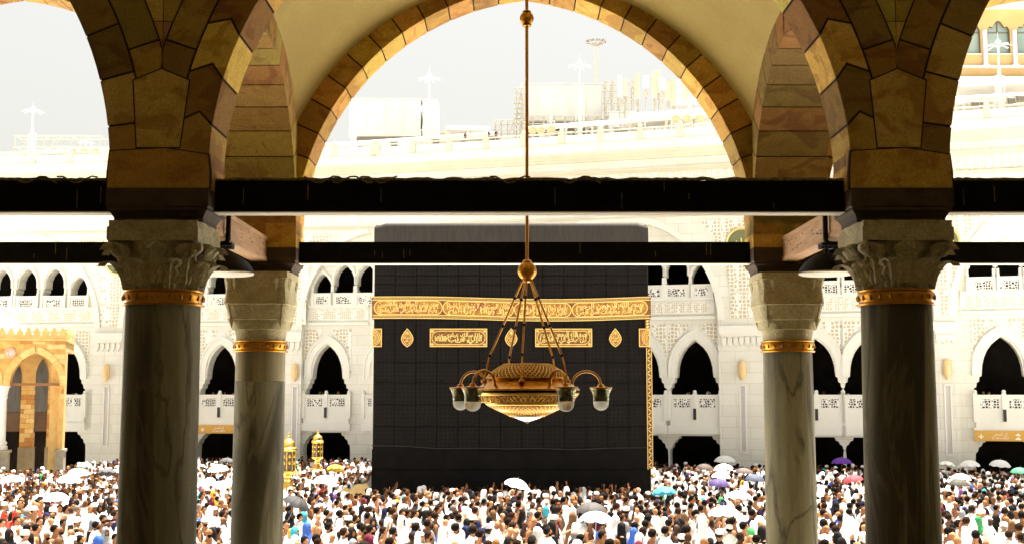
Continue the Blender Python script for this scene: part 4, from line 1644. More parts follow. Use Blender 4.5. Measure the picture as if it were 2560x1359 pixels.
def belt_wave(x):
    return .05 * math.sin((x - KX0) / (KX1 - KX0) * PI * 2.0 + .4) - .05 * math.sin((x - KX0) / (KX1 - KX0) * PI)


def strip(z0, z1, d0, d1, x0=KX0 - .06, x1=KX1 + .08, n=40):
    m = MB()
    vs, fs = [], []
    for k in range(n + 1):
        x = x0 + (x1 - x0) * k / n
        w_ = belt_wave(x)
        vs += [(x, d0, z0 + w_), (x, d0, z1 + w_), (x, d1, z1 + w_), (x, d1, z0 + w_)]
    for k in range(n):
        for j in range(4):
            fs.append((k * 4 + j, k * 4 + (j + 1) % 4, k * 4 + 4 + (j + 1) % 4, k * 4 + 4 + j))
    fs.append((3, 2, 1, 0)); fs.append((n * 4, n * 4 + 1, n * 4 + 2, n * 4 + 3))
    m.add(vs, fs)
    return m


m = strip(zb_, zt_, yF - .05, KY0 + .05)
m.box(KX1 - .02, KX1 + .08, KY0 + .05, KY1, zb_, zt_); m.box(KX0 - .06, KX0 + .02, KY0 + .05, KY1, zb_, zt_)
belt = m.build('gold_belt', [M_emb_dk], kb)
m = MB()
bh = zt_ - zb_
for (f0, f1, d) in ((0.0, .035, .02), (.965, 1.0, .02), (.145, .175, .015), (.825, .855, .015)):
    s_ = strip(zb_ + bh * f0, zb_ + bh * f1, yF - .05 - d, yF - .05)
    m.add(s_.v, s_.f)
# twisted rope pattern in the two borders
for f in (.09, .91):
    nn = 190
    for k in range(nn):
        x = KX0 + (KX1 - KX0) * (k + .5) / nn
        w_ = belt_wave(x) + zb_ + bh * f
        m.prism([(x - .03, w_ - .03), (x - .008, w_ - .03), (x + .03, w_ + .03), (x + .008, w_ + .03)], yF - .065, yF - .05, 'y')
m.build('border', [M_emb_hi], belt)
# cartouches and their calligraphy, two interlaced lines as on the real band
m_txt, m_bg, m_fr = MB(), MB(), MB()
CARTS = [(936, 1106), (1108, 1284), (1286, 1428), (1430, 1618)]
LINES = [('طهر بيتي للطائفين والقائمين', 'والركع السجود وأذن في الناس بالحج'), ('مكان البيت أن لا تشرك بي شيئا', 'وإذ بوأنا لإبراهيم'), ('يأتوك رجالا وعلى كل ضامر', 'يأتين من كل فج عميق'), ('بسم الله الرحمن الرحيم', 'الحج أشهر معلومات فمن فرض')]


def calligraphy(mt, cx, cz, wid, hgt, l1, l2, y, wave=None):
    for (txt, dz_, sc_, wd) in ((l1, hgt * .20, hgt * .70, wid), (l2, -hgt * .20, hgt * .70, wid * .96)):
        vs, fs = text_geo(arabic(txt), sc_, .03, width=wd, offset=.012)
        za, zb2 = min(v[2] for v in vs), max(v[2] for v in vs)
        ks = hgt * .66 / (zb2 - za)
        mt.add([(x + cx, yy + y, z_ * ks + cz + dz_ + (wave(x + cx) if wave else 0)) for x, yy, z_ in vs], fs)
    # tall uprights that tie the lines together, as in the script
    rr = random.Random(int(cx * 100))
    n = int(wid / .12)
    for k in range(n):
        x = cx - wid / 2 + wid * (k + rr.random() * .8) / n
        h0 = rr.uniform(-.42, .05) * hgt
        h1 = h0 + rr.uniform(.28, .48) * hgt
        w0 = wave(x) if wave else 0
        mt.prism([(x - .013, cz + h0 + w0), (x + .016, cz + h0 + w0), (x + .010, cz + min(h1, hgt * .46) + w0), (x - .02, cz + min(h1, hgt * .46) + w0)], y + .002, y + .028, 'y')


for (a0, a1), (l1, l2) in zip(CARTS, LINES):
    x0, x1 = kx(a0, 770), kx(a1, 770)
    cz = (zt_ + zb_) / 2
    h = bh * .63
    rr = h / 2
    pts = []
    for k in range(9):
        a = -PI / 2 + PI * k / 8
        pts.append((x1 - rr + rr * math.cos(a), cz + rr * math.sin(a)))
    for k in range(9):
        a = PI / 2 + PI * k / 8
        pts.append((x0 + rr + rr * math.cos(a), cz + rr * math.sin(a)))
    pts = [(x, z_ + belt_wave(x)) for x, z_ in pts]
    m_bg.prism(pts, yF - .058, yF - .05, 'y')
    m_fr.tube([(x, yF - .065, z_) for x, z_ in pts], .022, 5, closed=True)
    calligraphy(m_txt, (x0 + x1) / 2, cz, (x1 - x0) - .34, h * .94, l1, l2, yF - .085, belt_wave)
m_bg.build('cartouche_ground', [M_emb], belt)
m_fr.build('cartouche_frame', [M_emb_hi], belt)
m_txt.build('calligraphy', [M_emb_hi], belt)

# panels and almond medallions under the belt
for (a0, a1, l1, l2, sq) in ((1075, 1218, 'وإذا سألك عبادي عني', 'فإني قريب الله', False), (1338, 1480, 'بسم الله الرحمن الرحيم', 'نبئ عبادي أني أنا الغفور', False), (931.5, 955, 'الله', 'أحد', True), (1597, 1624, 'الله', 'أحد', True)):
    x0, x1 = kx(a0, 842), kx(a1, 842)
    z0, z1 = kz(866), kz(820.5)
    m = MB(); m.box(x0, x1, yF - .03, KY0 + .05, z0, z1)
    pn = m.build('embroidered_panel', [M_emb], kb)
    m = MB(); cz = (z0 + z1) / 2; hh = (z1 - z0)
    for (xa, xb, za, zb2) in ((x0, x1, z1 - .035, z1), (x0, x1, z0, z0 + .035), (x0, x0 + .035, z0 + .036, z1 - .036), (x1 - .035, x1, z0 + .036, z1 - .036)):
        m.box(xa, xb, yF - .045, yF - .031, za, zb2)
    if not sq:
        rr = hh * .36
        pts = [(x1 - .09 - rr + rr * math.cos(-PI / 2 + PI * k / 8), cz + rr * math.sin(-PI / 2 + PI * k / 8)) for k in range(9)] + [(x0 + .09 + rr + rr * math.cos(PI / 2 + PI * k / 8), cz + rr * math.sin(PI / 2 + PI * k / 8)) for k in range(9)]
        g = MB(); g.prism(pts, yF - .038, yF - .031, 'y'); g.build('cartouche_ground', [M_emb_dk], pn)
        m.tube([(x, yF - .045, z_) for x, z_ in pts], .016, 5, closed=True)
        calligraphy(m, (x0 + x1) / 2, cz, (x1 - x0) - .42, hh * .66, l1, l2, yF - .065)
        # leaf corners
        for sx in (-1, 1):
            for sz in (-1, 1):
                cxx = (x1 - .11) if sx > 0 else (x0 + .11)
                m.ball((cxx, yF - .035, cz + sz * hh * .36), .05, 8, 6, 0, (1, 1, 1), (1.3, .3, .9))
    else:
        cxx = x0 if sq and a0 < 1000 else x1
        s_ = 1 if a0 < 1000 else -1
        for rr, w_ in ((.34, .016), (.27, .012), (.12, .012)):
            pts = [(cxx + s_ * rr * math.cos(-PI / 2 + PI * k / 14), yF - .042, cz + rr * math.sin(-PI / 2 + PI * k / 14)) for k in range(15)]
            m.tube(pts, w_, 5)
        for k in range(9):
            a = -PI / 2 + PI * (k + .5) / 9
            m.tube([(cxx + s_ * .13 * math.cos(a), yF - .042, cz + .13 * math.sin(a)), (cxx + s_ * .26 * math.cos(a + .2), yF - .042, cz + .26 * math.sin(a + .2))], .012, 4)
    m.build('raised_gold_work', [M_emb_hi], pn)
for px in (1018.5, 1278, 1538):
    cx, cz = kx(px, 842), kz(844)
    f_ = 1.0
    half = [(0, .40), (.05, .33), (.12, .25), (.15, .19), (.20, .12), (.245, 0), (.24, -.08), (.19, -.20), (.10, -.30), (0, -.37)]
    pts = [(cx + x, cz + z_) for x, z_ in half] + [(cx - x, cz + z_) for x, z_ in reversed(half[1:-1])]
    m = MB(); m.prism(pts, yF - .03, KY0 + .05, 'y')
    md = m.build('almond_medallion', [M_emb], kb)
    m = MB()
    m.tube([(x, yF - .035, z_) for x, z_ in offset_poly(pts, -.005)], .022, 5, closed=True)
    m.tube([(x, yF - .035, z_) for x, z_ in offset_poly(pts, .065)], .012, 5, closed=True)
    for (txt, dz_) in (('الحمد لله', .02), ('رب العالمين', -.12)):
        vs, fs = text_geo(arabic(txt), .17, .02, width=.27, offset=.004)
        m.add([(x + cx, y + yF - .05, z_ + cz + dz_) for x, y, z_ in vs], fs)
    m.ball((cx, yF - .035, cz + .20), .05, 8, 6, 0, (1, 1, 1), (.8, .4, 1.3))
    m.build('raised_gold_work', [M_emb_hi], md)
# the gold door curtain edge running down the right corner
m = MB(); x1 = KX1 + .10
m.box(KX1 - .14, x1, KY0 - .06, KY0 + 1.6, kz(1172), kz(868))
m.box(KX1 - .17, KX1 + .02, KY0 - .06, KY0 + .3, kz(821), kz(797))
ed = m.build('corner_strip', [M_emb_dk], kb)
m = MB()
for xe in (KX1 - .14, KX1 + .075):
    m.box(xe, xe + .025, KY0 - .075, KY0 - .061, kz(1172), kz(868))
n = 34
for k in range(n):
    z0 = kz(1170) + (kz(870) - kz(1170)) * k / n
    dzz = (kz(870) - kz(1170)) / n
    sg = 1 if k % 2 else -1
    c_ = KX1 - .02
    m.prism([(c_ - sg * .085, z0 + dzz * .1), (c_ - sg * .03, z0 + dzz * .1), (c_ + sg * .085, z0 + dzz * .8), (c_ + sg * .03, z0 + dzz * .8)], KY0 - .072, KY0 - .061, 'y')
for k in range(3):
    z0 = kz(820) + (kz(798) - kz(820)) * k / 3
    m.prism([(KX1 - .15, z0 + .02), (KX1 - .05, z0 + .02), (KX1, z0 + .11), (KX1 - .10, z0 + .11)], KY0 - .072, KY0 - .061, 'y')
m.build('raised_gold_work', [M_emb_hi], ed)

# ---------------------------------------------------------------- low curved wall with lanterns left of the cube
hx, hy, hr_ = KX0 + .2, 57.5, 8.5
m = MB()
n = 48
arc = [PI / 2 + .16 + (PI - .32) * k / n for k in range(n + 1)]
vs, fs = [], []
prof = [(-.75, 0), (-.75, 1.20), (-.80, 1.22), (-.80, 1.31), (.80, 1.31), (.80, 1.22), (.75, 1.20), (.75, 0)]
for a in arc:
    for d, z_ in prof:
        vs.append((hx + (hr_ + d) * math.cos(a), hy + (hr_ * .86 + d) * math.sin(a), z_))
q = len(prof)
for k in range(n):
    for j in range(q):
        fs.append((k * q + j, k * q + (j + 1) % q, (k + 1) * q + (j + 1) % q, (k + 1) * q + j))
fs.append(tuple(range(q))); fs.append(tuple(range(n * q, (n + 1) * q))[::-1])
m.add(vs, fs)
hw_ = m.build('low_curved_wall', [M_fac2])
tag(hw_, 'low curved white marble wall bulging left from the black cube', 'wall')

M_lantern = MAT('lantern_gold', (0.72, 0.42, 0.07), (0.85, 0.56, 0.13), scale=12, rough=.33, metal=.85)
M_lglass = MAT('lantern_glass', (0.10, 0.08, 0.05), rough=.15)


def lantern(px, ytop, ybot, Y, label):
    p = P(px, ybot, Y)
    h = P(px, ytop, Y).z - p.z
    t = thing('gold_lantern', label, 'lantern', p, group='gold lanterns standing on the low curved wall')
    k = h / 2.1
    m = MB()
    m.lathe([(.05, 0), (.30, 0), (.30, .06), (.18, .12), (.12, .30), (.14, .36), (.10, .42), (.14, .50), (.30, .58), (.32, .64), (.28, .68)], p, 12)
    m.v = [(p.x + (x - p.x) * k, p.y + (y - p.y) * k, p.z + (z_ - p.z) * k) for x, y, z_ in m.v]
    m.build('stand', [M_lantern], t, smooth=True, angle=30)
    m = MB()
    m.lathe([(.24, .68), (.25, .70), (.25, 1.38), (.24, 1.40)], p, 8)
    m.v = [(p.x + (x - p.x) * k, p.y + (y - p.y) * k, p.z + (z_ - p.z) * k) for x, y, z_ in m.v]
    m.build('glazing', [M_lglass], t)
    m = MB()
    for j in range(8):
        a = 2 * PI * j / 8
        c, s = math.cos(a), math.sin(a)
        m.tube([(p.x + .262 * c, p.y + .262 * s, p.z + .66), (p.x + .262 * c, p.y + .262 * s, p.z + 1.42)], .022, 6)
        a2 = a + PI / 8
        c, s = math.cos(a2), math.sin(a2)
        for zz_ in (.98, 1.22):
            m.ball((p.x + .245 * c, p.y + .245 * s, p.z + zz_), .05, 8, 6, 0, (1, 1, 1), (1, 1, 1.4))
    m.v = [(p.x + (x - p.x) * k, p.y + (y - p.y) * k, p.z + (z_ - p.z) * k) for x, y, z_ in m.v]
    m.build('cage', [M_lantern], t)
    m = MB()
    m.lathe([(.29, 1.40), (.33, 1.45), (.33, 1.50), (.27, 1.54), (.24, 1.66), (.25, 1.70), (.19, 1.78), (.10, 1.84), (.05, 1.88), (.075, 1.93), (.04, 1.98), (.02, 2.02), (.035, 2.05), (.0, 2.1)], p, 16)
    m.v = [(p.x + (x - p.x) * k, p.y + (y - p.y) * k, p.z + (z_ - p.z) * k) for x, y, z_ in m.v]
    m.build('dome', [M_lantern], t, smooth=True, angle=40)


lantern(793, 1073, 1172, 63.6, 'gold lantern fully in view on the far part of the curved wall')
lantern(719, 1078, 1222, 50.9, 'gold lantern half hidden by the thinner left column')
# tan canvas cover at the near corner of the wall
m = MB()
c0 = P(875, 1215, 50.4)


def cov(u, v):
    x = (u - .5) * 1.75
    env = max(0, math.sin(min(1, u * 1.25 if u < .8 else 1) * PI * .5)) * (1 if u < .92 else (1 - (u - .92) / .08 * .5))
    hgt = .10 + .50 * env * (1 - .35 * math.sin(u * 9) ** 2 * (u < .6))
    a = PI * v
    return (c0.x + x + .06 * noise.noise((u * 5, v * 4, 1)), c0.y - .45 * math.cos(a), 1.31 + hgt * math.sin(a) ** .7 + .05 * noise.noise((u * 6, v * 6, 5)))


m.grid(cov, 30, 16)
m.grid(lambda u, v: tuple(Vector(cov(u, v)) + Vector((0, .02, -.03))), 30, 16)
cv = m.build('canvas_cover', [MAT('tan_canvas', (0.52, 0.34, 0.12), (0.66, 0.47, 0.20), scale=4, rough=.85)], smooth=True, recalc=False)
tag(cv, 'tan canvas cover draped over the wall beside the cube\'s left corner', 'cover')
# ---------------------------------------------------------------- stone pavilion at the left
M_brick = MAT('honey_stone', (0.58, 0.35, 0.105), (0.70, 0.47, 0.175), scale=2.5, rough=.8, tint=True)
M_brownpanel = MAT('brown_panel', (0.10, 0.05, 0.02), (0.14, 0.07, 0.03), scale=3, rough=.6)
M_curtain = MAT('grey_curtain_glass', (0.05, 0.045, 0.035), (0.11, 0.10, 0.08), scale=3, rough=.3, stretch=(3, 1, .3))
M_plinth = MAT('grey_plinth_stone', (0.26, 0.22, 0.15), (0.34, 0.29, 0.2), scale=3, rough=.7)
M_tent = MAT('white_canvas', (0.86, 0.86, 0.85), rough=.7)
pv = thing('stone_pavilion', 'honey coloured stone pavilion with crenellated top and white tent roof at far left', 'pavilion', (P(60, 1150, 67).x, 67, 0))
PY = 66.0
px_ = lambda x, y=985: P(x, y, PY).x
pz_ = lambda y: P(90, y, PY).z
rb = random.Random(3)


def brick_fill(m, x0, x1, y0, y1, z0, z1, holes=None, bw=.62, bh=.27):
    """coursed blocks standing 4-8 mm proud of a core"""
    z_ = z0
    row = 0
    while z_ < z1 - .02:
        zt = min(z_ + bh, z1)
        x = x0 - (bw * .5 if row % 2 else 0)
        while x < x1:
            w_ = bw * rb.uniform(.75, 1.2)
            xa, xb = max(x, x0), min(x + w_, x1)
            if xb - xa > .05 and not (holes and holes((xa + xb) / 2, (z_ + zt) / 2, xb - xa)):
                t = rb.choice([(1, 1, 1), (1.12, 1.15, 1.3), (.85, .74, .55), (.75, .52, .34), (1.05, 1.0, .85), (.95, .85, .62)])
                m.box(xa + .006, xb - .006, y0 - rb.uniform(.004, .012), y1, z_ + .006, zt - .006, 0, t)
            x += w_
        z_ = zt
        row += 1


xr = px_(160)
xl = px_(-260)
zc_ = pz_(852)
AP = px_(91)
arches = [(AP, 1.27), (AP - 3.25, 1.27), (AP - 6.5, 1.27)]
zsp = pz_(962)


def arch_top(xc, hw, zs, rise, n=10):
    r = (hw * hw + rise * rise) / (2 * hw)
    c = r - hw
    return [(math.sqrt(max(r * r - (rise * k / n) ** 2, 0)) - c, zs + rise * k / n) for k in range(n + 1)]


outl = [(xr, 1.0), (xr, zc_), (xl, zc_), (xl, zsp)]
for xc, hw in reversed(arches):
    half = arch_top(xc, hw, zsp, 1.75)
    outl += [(xc - x, z_) for x, z_ in half] + [(xc + x, z_) for x, z_ in reversed(half[:-1])]
outl += [(AP + 1.27, 1.0)]
polys = [outl]
vs, fs = plate(polys, .8)
m = MB(); m.add([(x, y + PY + .02, z_) for x, y, z_ in vs], fs, 0, (.92, .85, .75))


def in_arch(x, z_, w_):
    if z_ < zsp + .1 and x < AP + 1.27 + w_ * .45: return True
    for xc, hw in arches:
        d = abs(x - xc)
        if z_ < zsp:
            if d < hw + w_ * .4: return True
        else:
            r = (hw * hw + 1.75 ** 2) / (2 * hw)
            if (d + (r - hw)) ** 2 + (z_ - zsp) ** 2 < (r + .42) ** 2: return True
    return False


brick_fill(m, xl, xr, PY, PY + .03, 1.3, zc_ - .02, in_arch)
m.box(xr - .78, xr - .002, PY + .82, PY + 1.6, 1.0, zc_)
m.box(xr - .78, xr - .002, PY + 1.6, PY + 6, zsp + 1.9, zc_)
m.build('wall', [M_brick], pv)
m = MB()
for xc, hw in arches:
    a_ = arch_top(xc, hw, zsp, 1.75)
    r = (hw * hw + 1.75 ** 2) / (2 * hw); c = r - hw
    tm = math.asin(1.75 / r)
    for sg in (-1, 1):
        for k in range(9):
            q = lambda rr, t: (xc + sg * (rr * math.cos(t) - c), zsp + rr * math.sin(t))
            t0, t1 = tm * k / 9, tm * (k + 1) / 9
            m.prism(offset_poly([q(r + .01, t0), q(r + .36, t0), q(r + .36, t1), q(r + .01, t1)], .006), PY - .04, PY + .04, 'y', 0, rb.choice([(1.15, 1.18, 1.25), (1, .95, .85)]))
m.build('arch_ring', [M_brick], pv)
# cornice and crenellation
m = MB()
m.box(xl, xr + .06, PY - .10, PY + .9, zc_ + .004, zc_ + .14); m.box(xl, xr + .03, PY - .05, PY + .6, zc_ + .14, pz_(838))
m.box(xr - .6, xr + .06, PY + .9, PY + 6, zc_ + .004, pz_(838))
def merlon(m, x, y, ax):
    s = .19
    z0, z1 = pz_(838), pz_(818)
    pts = [(-s, z0), (s, z0), (s * .9, z0 + (z1 - z0) * .25), (s * 1.05, z0 + (z1 - z0) * .45), (s * .45, z0 + (z1 - z0) * .62), (s * .5, z0 + (z1 - z0) * .8), (0, z1), (-s * .5, z0 + (z1 - z0) * .8), (-s * .45, z0 + (z1 - z0) * .62), (-s * 1.05, z0 + (z1 - z0) * .45), (-s * .9, z0 + (z1 - z0) * .25)]
    if ax == 'y':
        m.prism([(x + a, b) for a, b in pts], y, y + .16, 'y')
    else:
        m.prism([(y + a, b) for a, b in pts], x - .16, x, 'x')
k = 0
x = xr - .18
while x > xl:
    merlon(m, x, PY - .04, 'y'); x -= .44
for j in range(12):
    merlon(m, xr + .03, PY + .35 + j * .44, 'x')
m.build('crenellation', [M_brick], pv)
# plinths, marble column, tie rods
for xa, xb in ((AP + 1.27 - .02, xr + .05),):
    m = MB()
    m.box(xa - .06, xb + .04, PY - .10, PY + 1.66, 0, 2.46); m.box(xa - .12, xb + .1, PY - .16, PY + 1.72, 2.46, 2.60)
    m.build('plinth', [M_plinth], pv)
for xc in (AP - 1.625, AP - 4.875):
    m = MB()
    m.box(xc - .42, xc + .42, PY - .1, PY + .8, 0, 2.46); m.box(xc - .5, xc + .5, PY - .16, PY + .88, 2.46, 2.60)
    m.build('plinth', [M_plinth], pv)
# shafts replace the wall between the arches
for xc in (AP - 1.625, AP - 4.875):
    m = MB(); m.lathe([(.34, 2.61), (.34, 2.78), (.25, 2.9), (.32, 2.98), (.22, 3.12), (.205, zsp - .75), (.24, zsp - .7), (.24, zsp - .62), (.22, zsp - .58), (.30, zsp - .15), (.36, zsp - .08), (.36, zsp - .012)], (xc, PY + .38, 0), 20)
    m.build('marble_shaft', [M_fac2], pv, smooth=True, angle=30)
m = MB(); m.box(AP - 8.0, xr - .1, PY + .36, PY + .46, zsp - .02, zsp + .12)
m.build('tie_bar', [MAT('brown_timber', (0.26, 0.11, 0.03), rough=.7)], pv)
# back wall with pier, windows and brown panels
YB = 69.6
bx = lambda x: P(x + 40, 985, YB).x
bz = lambda y: P(90, y, YB).z
m = MB()
for a0, a1 in ((66, 99), (128, 152), (-60, -30), (-140, -110)):
    brick_fill(m, bx(a0), bx(a1), YB, YB + .5, 2.6, bz(968), None)
    m.box(bx(a0) - .05, bx(a1) + .05, YB - .06, YB + .6, 0, 2.6, 0, (.42, .5, .8))
m.box(xl, xr - .8, YB + .01, YB + .5, bz(880), zc_, 0, (1.0, .95, .9))
m.box(xl, xr - .8, YB + .02, YB + .5, bz(968), bz(880), 0, (1.0, .95, .9))
m.build('back_pier', [M_brick], pv)
m = MB()
for a0, a1 in ((99, 128), (28, 66), (-30, 20), (-110, -62)):
    half = arch_top(0, (bx(a1) - bx(a0)) / 2, bz(940), 1.0)
    xc = (bx(a0) + bx(a1)) / 2
    pts = [(xc + h_, z_) for h_, z_ in half] + [(xc - h_, z_) for h_, z_ in reversed(half[:-1])]
    m.prism([(xc + half[0][0], bz(1028))] + pts + [(xc - half[0][0], bz(1028))], YB - .03, YB + .015, 'y')
m.build('curtained_window', [M_curtain], pv)
for a0, a1 in ((99, 130), (20, 68), (-32, 22)):
    m = MB(); m.box(bx(a0) + .01, bx(a1) - .01, YB + .1, YB + .3, bz(1076), bz(1029))
    m.build('brown_panel', [M_brownpanel], pv)
m = MB(); m.box(xl, xr - .8, PY + .82, YB + .5, zc_ - .12, zc_ - .02)
m.build('ceiling', [M_brownpanel], pv)
m = MB(); m.box(xl, xr - .6, YB + 2.2, YB + 2.4, 0, zc_ - .2)
m.build('dark_back', [M_dark], pv)  # near-black sheet put in for the shade inside the pavilion
# disc and bird-like ornament on the front, tent roof
m = MB(); xd, zd = px_(31), pz_(882)
m.lathe([(.0, .0), (.29, 0), (.31, .03), (.28, .06), (0, .06)], (0, 0, 0), 28)
m.v = [(x + xd, PY - .075 - z_ + .05, y + zd) for x, y, z_ in m.v]
m.build('stone_roundel', [MAT('pink_stone', (0.62, 0.33, 0.2), rough=.7)], pv)
m = MB(); vs, fs = text_geo(arabic('الله'), .34, .02, width=.36)
m.add([(x + xd, y + PY - .11, z_ + zd) for x, y, z_ in vs], fs)
m.build('roundel_writing', [M_tent], pv)
tx = P(60, 800, 69).x
tz0, tz1 = pz_(832), P(60, 784, 69).z
m = MB()
hb = 1.75
def tent(u, v):
    a = 2 * PI * u
    r = hb * (1 - v) ** 1.18 + .03
    return (tx + super_r(a, r, 6) * math.cos(a), 69 + super_r(a, r, 6) * math.sin(a), tz0 + (tz1 - tz0) * v)
m.grid(tent, 32, 10)
tn = m.build('tent_roof', [M_tent], pv, smooth=True, angle=40)
m = MB(); m.lathe([(.05, 0), (.09, .06), (.04, .12), (.07, .19), (.02, .3), (0, .42)], (tx, 69, tz1 - .02), 10); m.build('finial', [M_tent], tn)
sc_ = thing('security_camera', 'white security camera on a post above the pavilion crenellation', 'camera', P(17, 815, 66.5))
p = P(17, 785, 66.5)
m = MB(); m.box(p.x - .24, p.x + .12, p.y - .12, p.y + .3, p.z - .12, p.z + .16); m.build('housing', [M_tent], sc_)
m = MB(); m.tube([(p.x + .1, p.y, p.z - 1.0), (p.x + .1, p.y, p.z - .3)], .05, 8); m.box(p.x - .05, p.x + .26, p.y - .05, p.y + .05, p.z - .34, p.z - .26); m.box(p.x + .18, p.x + .26, p.y - .05, p.y + .05, p.z - .26, p.z + .02); m.build('bracket', [M_tent], sc_)

# ---------------------------------------------------------------- things on the gallery roof
M_wpaint = MAT('white_paint', (0.58, 0.58, 0.56), (0.64, 0.64, 0.62), scale=.6, rough=.5)
M_steel = MAT('grey_steel', (0.42, 0.39, 0.32), (0.5, 0.47, 0.39), scale=6, rough=.5, metal=.2)
M_pale = MAT('pale_cream_paint', (0.62, 0.57, 0.43), rough=.6)
M_fan = MAT('tan_fan', (0.66, 0.50, 0.26), rough=.6)
M_shade = MAT('shaded_metal', (0.18, 0.16, 0.13), rough=.7)


def ry(px):          # depth of the facade plane under photo column px
    return (WL if px < 930 else WR).at(px)


ROOFZ = ZCOR + .25


def roof_box(name, label, cat, x0, y0, x1, y1, off, dep_, under=None, mat=None, legs=True, lines=0):
    Y = ry((x0 + x1) / 2) + off
    a, b = P(x0, y1, Y), P(x1, y0, Y)
    t = thing(name, label, cat, ((a.x + b.x) / 2, Y + dep_ / 2, ROOFZ))
    m = MB(); m.cbox(((a.x + b.x) / 2, Y + dep_ / 2, (a.z + b.z) / 2), (b.x - a.x, dep_, b.z - a.z), 0, (1, 1, 1), .04)
    m.build('body', [mat or M_wpaint], t)
    m = MB()
    m.box(a.x - .03, b.x + .03, Y - .04, Y + dep_ + .03, b.z + .002, b.z + .10)
    for k in range(lines):
        xx = a.x + (b.x - a.x) * (k + 1) / (lines + 1)
        m.box(xx - .03, xx + .03, Y - .03, Y - .002, a.z + .05, b.z - .05)
    m.build('edge_trim', [mat or M_wpaint], t)
    if legs:
        m = MB()
        m.box(a.x + .5, b.x - .3, Y + .3, Y + dep_ - .2, a.z - .35, a.z - .003)
        for f in (.15, .5, .85):
            xx = a.x + (b.x - a.x) * f
            m.box(xx - .15, xx + .15, Y + .4, Y + dep_ - .3, ROOFZ, a.z - .36)
        m.build('support_frame', [M_shade], t)
    return t


roof_box('rooftop_container', 'large white boxy container on stilts on the gallery roof, left of the chandelier rod', 'container', 872, 250, 1052, 340, 6, 5, lines=3)
roof_box('rooftop_cabin', 'narrow white cabin attached to the right end of the left rooftop container', 'cabin', 1057, 252, 1092, 352, 7, 3, legs=False)
roof_box('rooftop_container', 'large white boxy container behind scaffolding on the roof, right of the chandelier rod', 'container', 1303, 212, 1505, 303, 8, 6, lines=4)
roof_box('plant_housing', 'small pale housing with a flat canopy between the two rooftop containers', 'housing', 1100, 335, 1225, 366, 5, 3, mat=M_pale, legs=False)
roof_box('plant_housing', 'white plant housing right of the rooftop scaffolding', 'housing', 1524, 282, 1590, 330, 6, 3, legs=False)


def canopy(label, x0, y0, x1, y1, off, dep_, drop):
    Y = ry((x0 + x1) / 2) + off
    a, b = P(x0, y0, Y), P(x1, y1, Y)
    t = thing('roof_canopy', label, 'canopy', ((a.x + b.x) / 2, Y + dep_ / 2, ROOFZ))
    m = MB()
    m.prism([(a.x, a.z), (b.x, b.z), (b.x, b.z - .3), (a.x, a.z - .3)], Y, Y + dep_, 'y')
    m.build('roof_sheet', [M_wpaint], t)
    n = max(2, int((b.x - a.x) / 2.2))
    for k in range(n + 1):
        f = k / n
        xx = a.x + (b.x - a.x) * f
        zz_ = a.z + (b.z - a.z) * f - .31
        m = MB(); m.box(xx - .08, xx + .08, Y + .2, Y + .36, ROOFZ, zz_)
        m.build('post', [M_pale], t)
    m = MB(); m.box(a.x, b.x, Y + dep_ - .2, Y + dep_, ROOFZ, min(a.z, b.z) - .31)
    m.build('back_panel', [MAT('tan_sheet', (0.50, 0.44, 0.34), (0.58, 0.52, 0.42), scale=.8, rough=.8)], t)
    return t


canopy('flat pale canopy on posts in front of the small rooftop housing', 1115, 313, 1226, 316, 2.5, 2.5, 0)
canopy('long white canopy on posts on the roof under the antenna cluster', 1575, 283, 1850, 262, 3, 4, 0)
canopy('long white canopy on posts on the roof at the right edge', 2395, 205, 2700, 190, 3, 4, 0)
canopy('low white canopy on posts on the roof at the left edge', -150, 388, 262, 368, 4, 4, 0)


def ornate_post(px, ytop, ybot, label, off=1.0, arms=True, k=1.0):
    k *= .58
    Y = ry(px) + off
    a, b = P(px, ybot, Y), P(px, ytop, Y)
    h = b.z - a.z
    t = thing('lamp_mast', label, 'lamp mast', (a.x, Y, min(a.z, ROOFZ)), group='white lamp masts on the gallery roof')
    m = MB()
    z0 = min(a.z, ROOFZ)
    m.box(a.x - .26 * k, a.x + .26 * k, Y - .26 * k, Y + .26 * k, z0, z0 + (h) * .30)
    m.lathe([(.17 * k, 0), (.17 * k, h * .62), (.11 * k, h * .64), (.09 * k, h * .86)], (a.x, Y, z0), 10)
    m.build('pole', [M_wpaint], t)
    m = MB()
    m.lathe([(.06 * k, h * .86), (.16 * k, h * .872), (.08 * k, h * .88), (.30 * k, h * .898), (.24 * k, h * .915), (.06 * k, h * .93), (.03 * k, h * .96), (.01, h)], (a.x, Y, z0), 12)
    m.build('finial', [M_wpaint], t, smooth=True, angle=40)
    if arms:
        m = MB()
        for q in range(8):
            an = PI / 8 + q * PI / 4
            c, s = math.cos(an), math.sin(an)
            zz_ = z0 + h * .865
            m.tube([(a.x, Y, zz_ - .1), (a.x + c * .45 * k, Y + s * .45 * k, zz_ + .05), (a.x + c * .8 * k, Y + s * .8 * k, zz_ + .03), (a.x + c * 1.15 * k, Y + s * 1.15 * k, zz_ - .03)], .022, 6)
            m.tube([(a.x + c * .80 * k, Y + s * .80 * k, zz_ + .03), (a.x + c * 1.25 * k, Y + s * 1.25 * k, zz_ - .04)], [.03, .075], 6, flat=.45)
        m.build('lamp_arm', [M_wpaint], t)
    m = MB()
    for sg in (-1, 1):
        m.box(a.x + sg * .42 * k - .03, a.x + sg * .42 * k + .03, Y - .03, Y + .03, z0 + h * .28, z0 + h * .56)
    for f in (.28, .56):
        m.box(a.x - .45 * k, a.x + .45 * k, Y - .025, Y + .025, z0 + h * f - .03, z0 + h * f + .03)
    m.build('side_bracket', [M_wpaint], t)


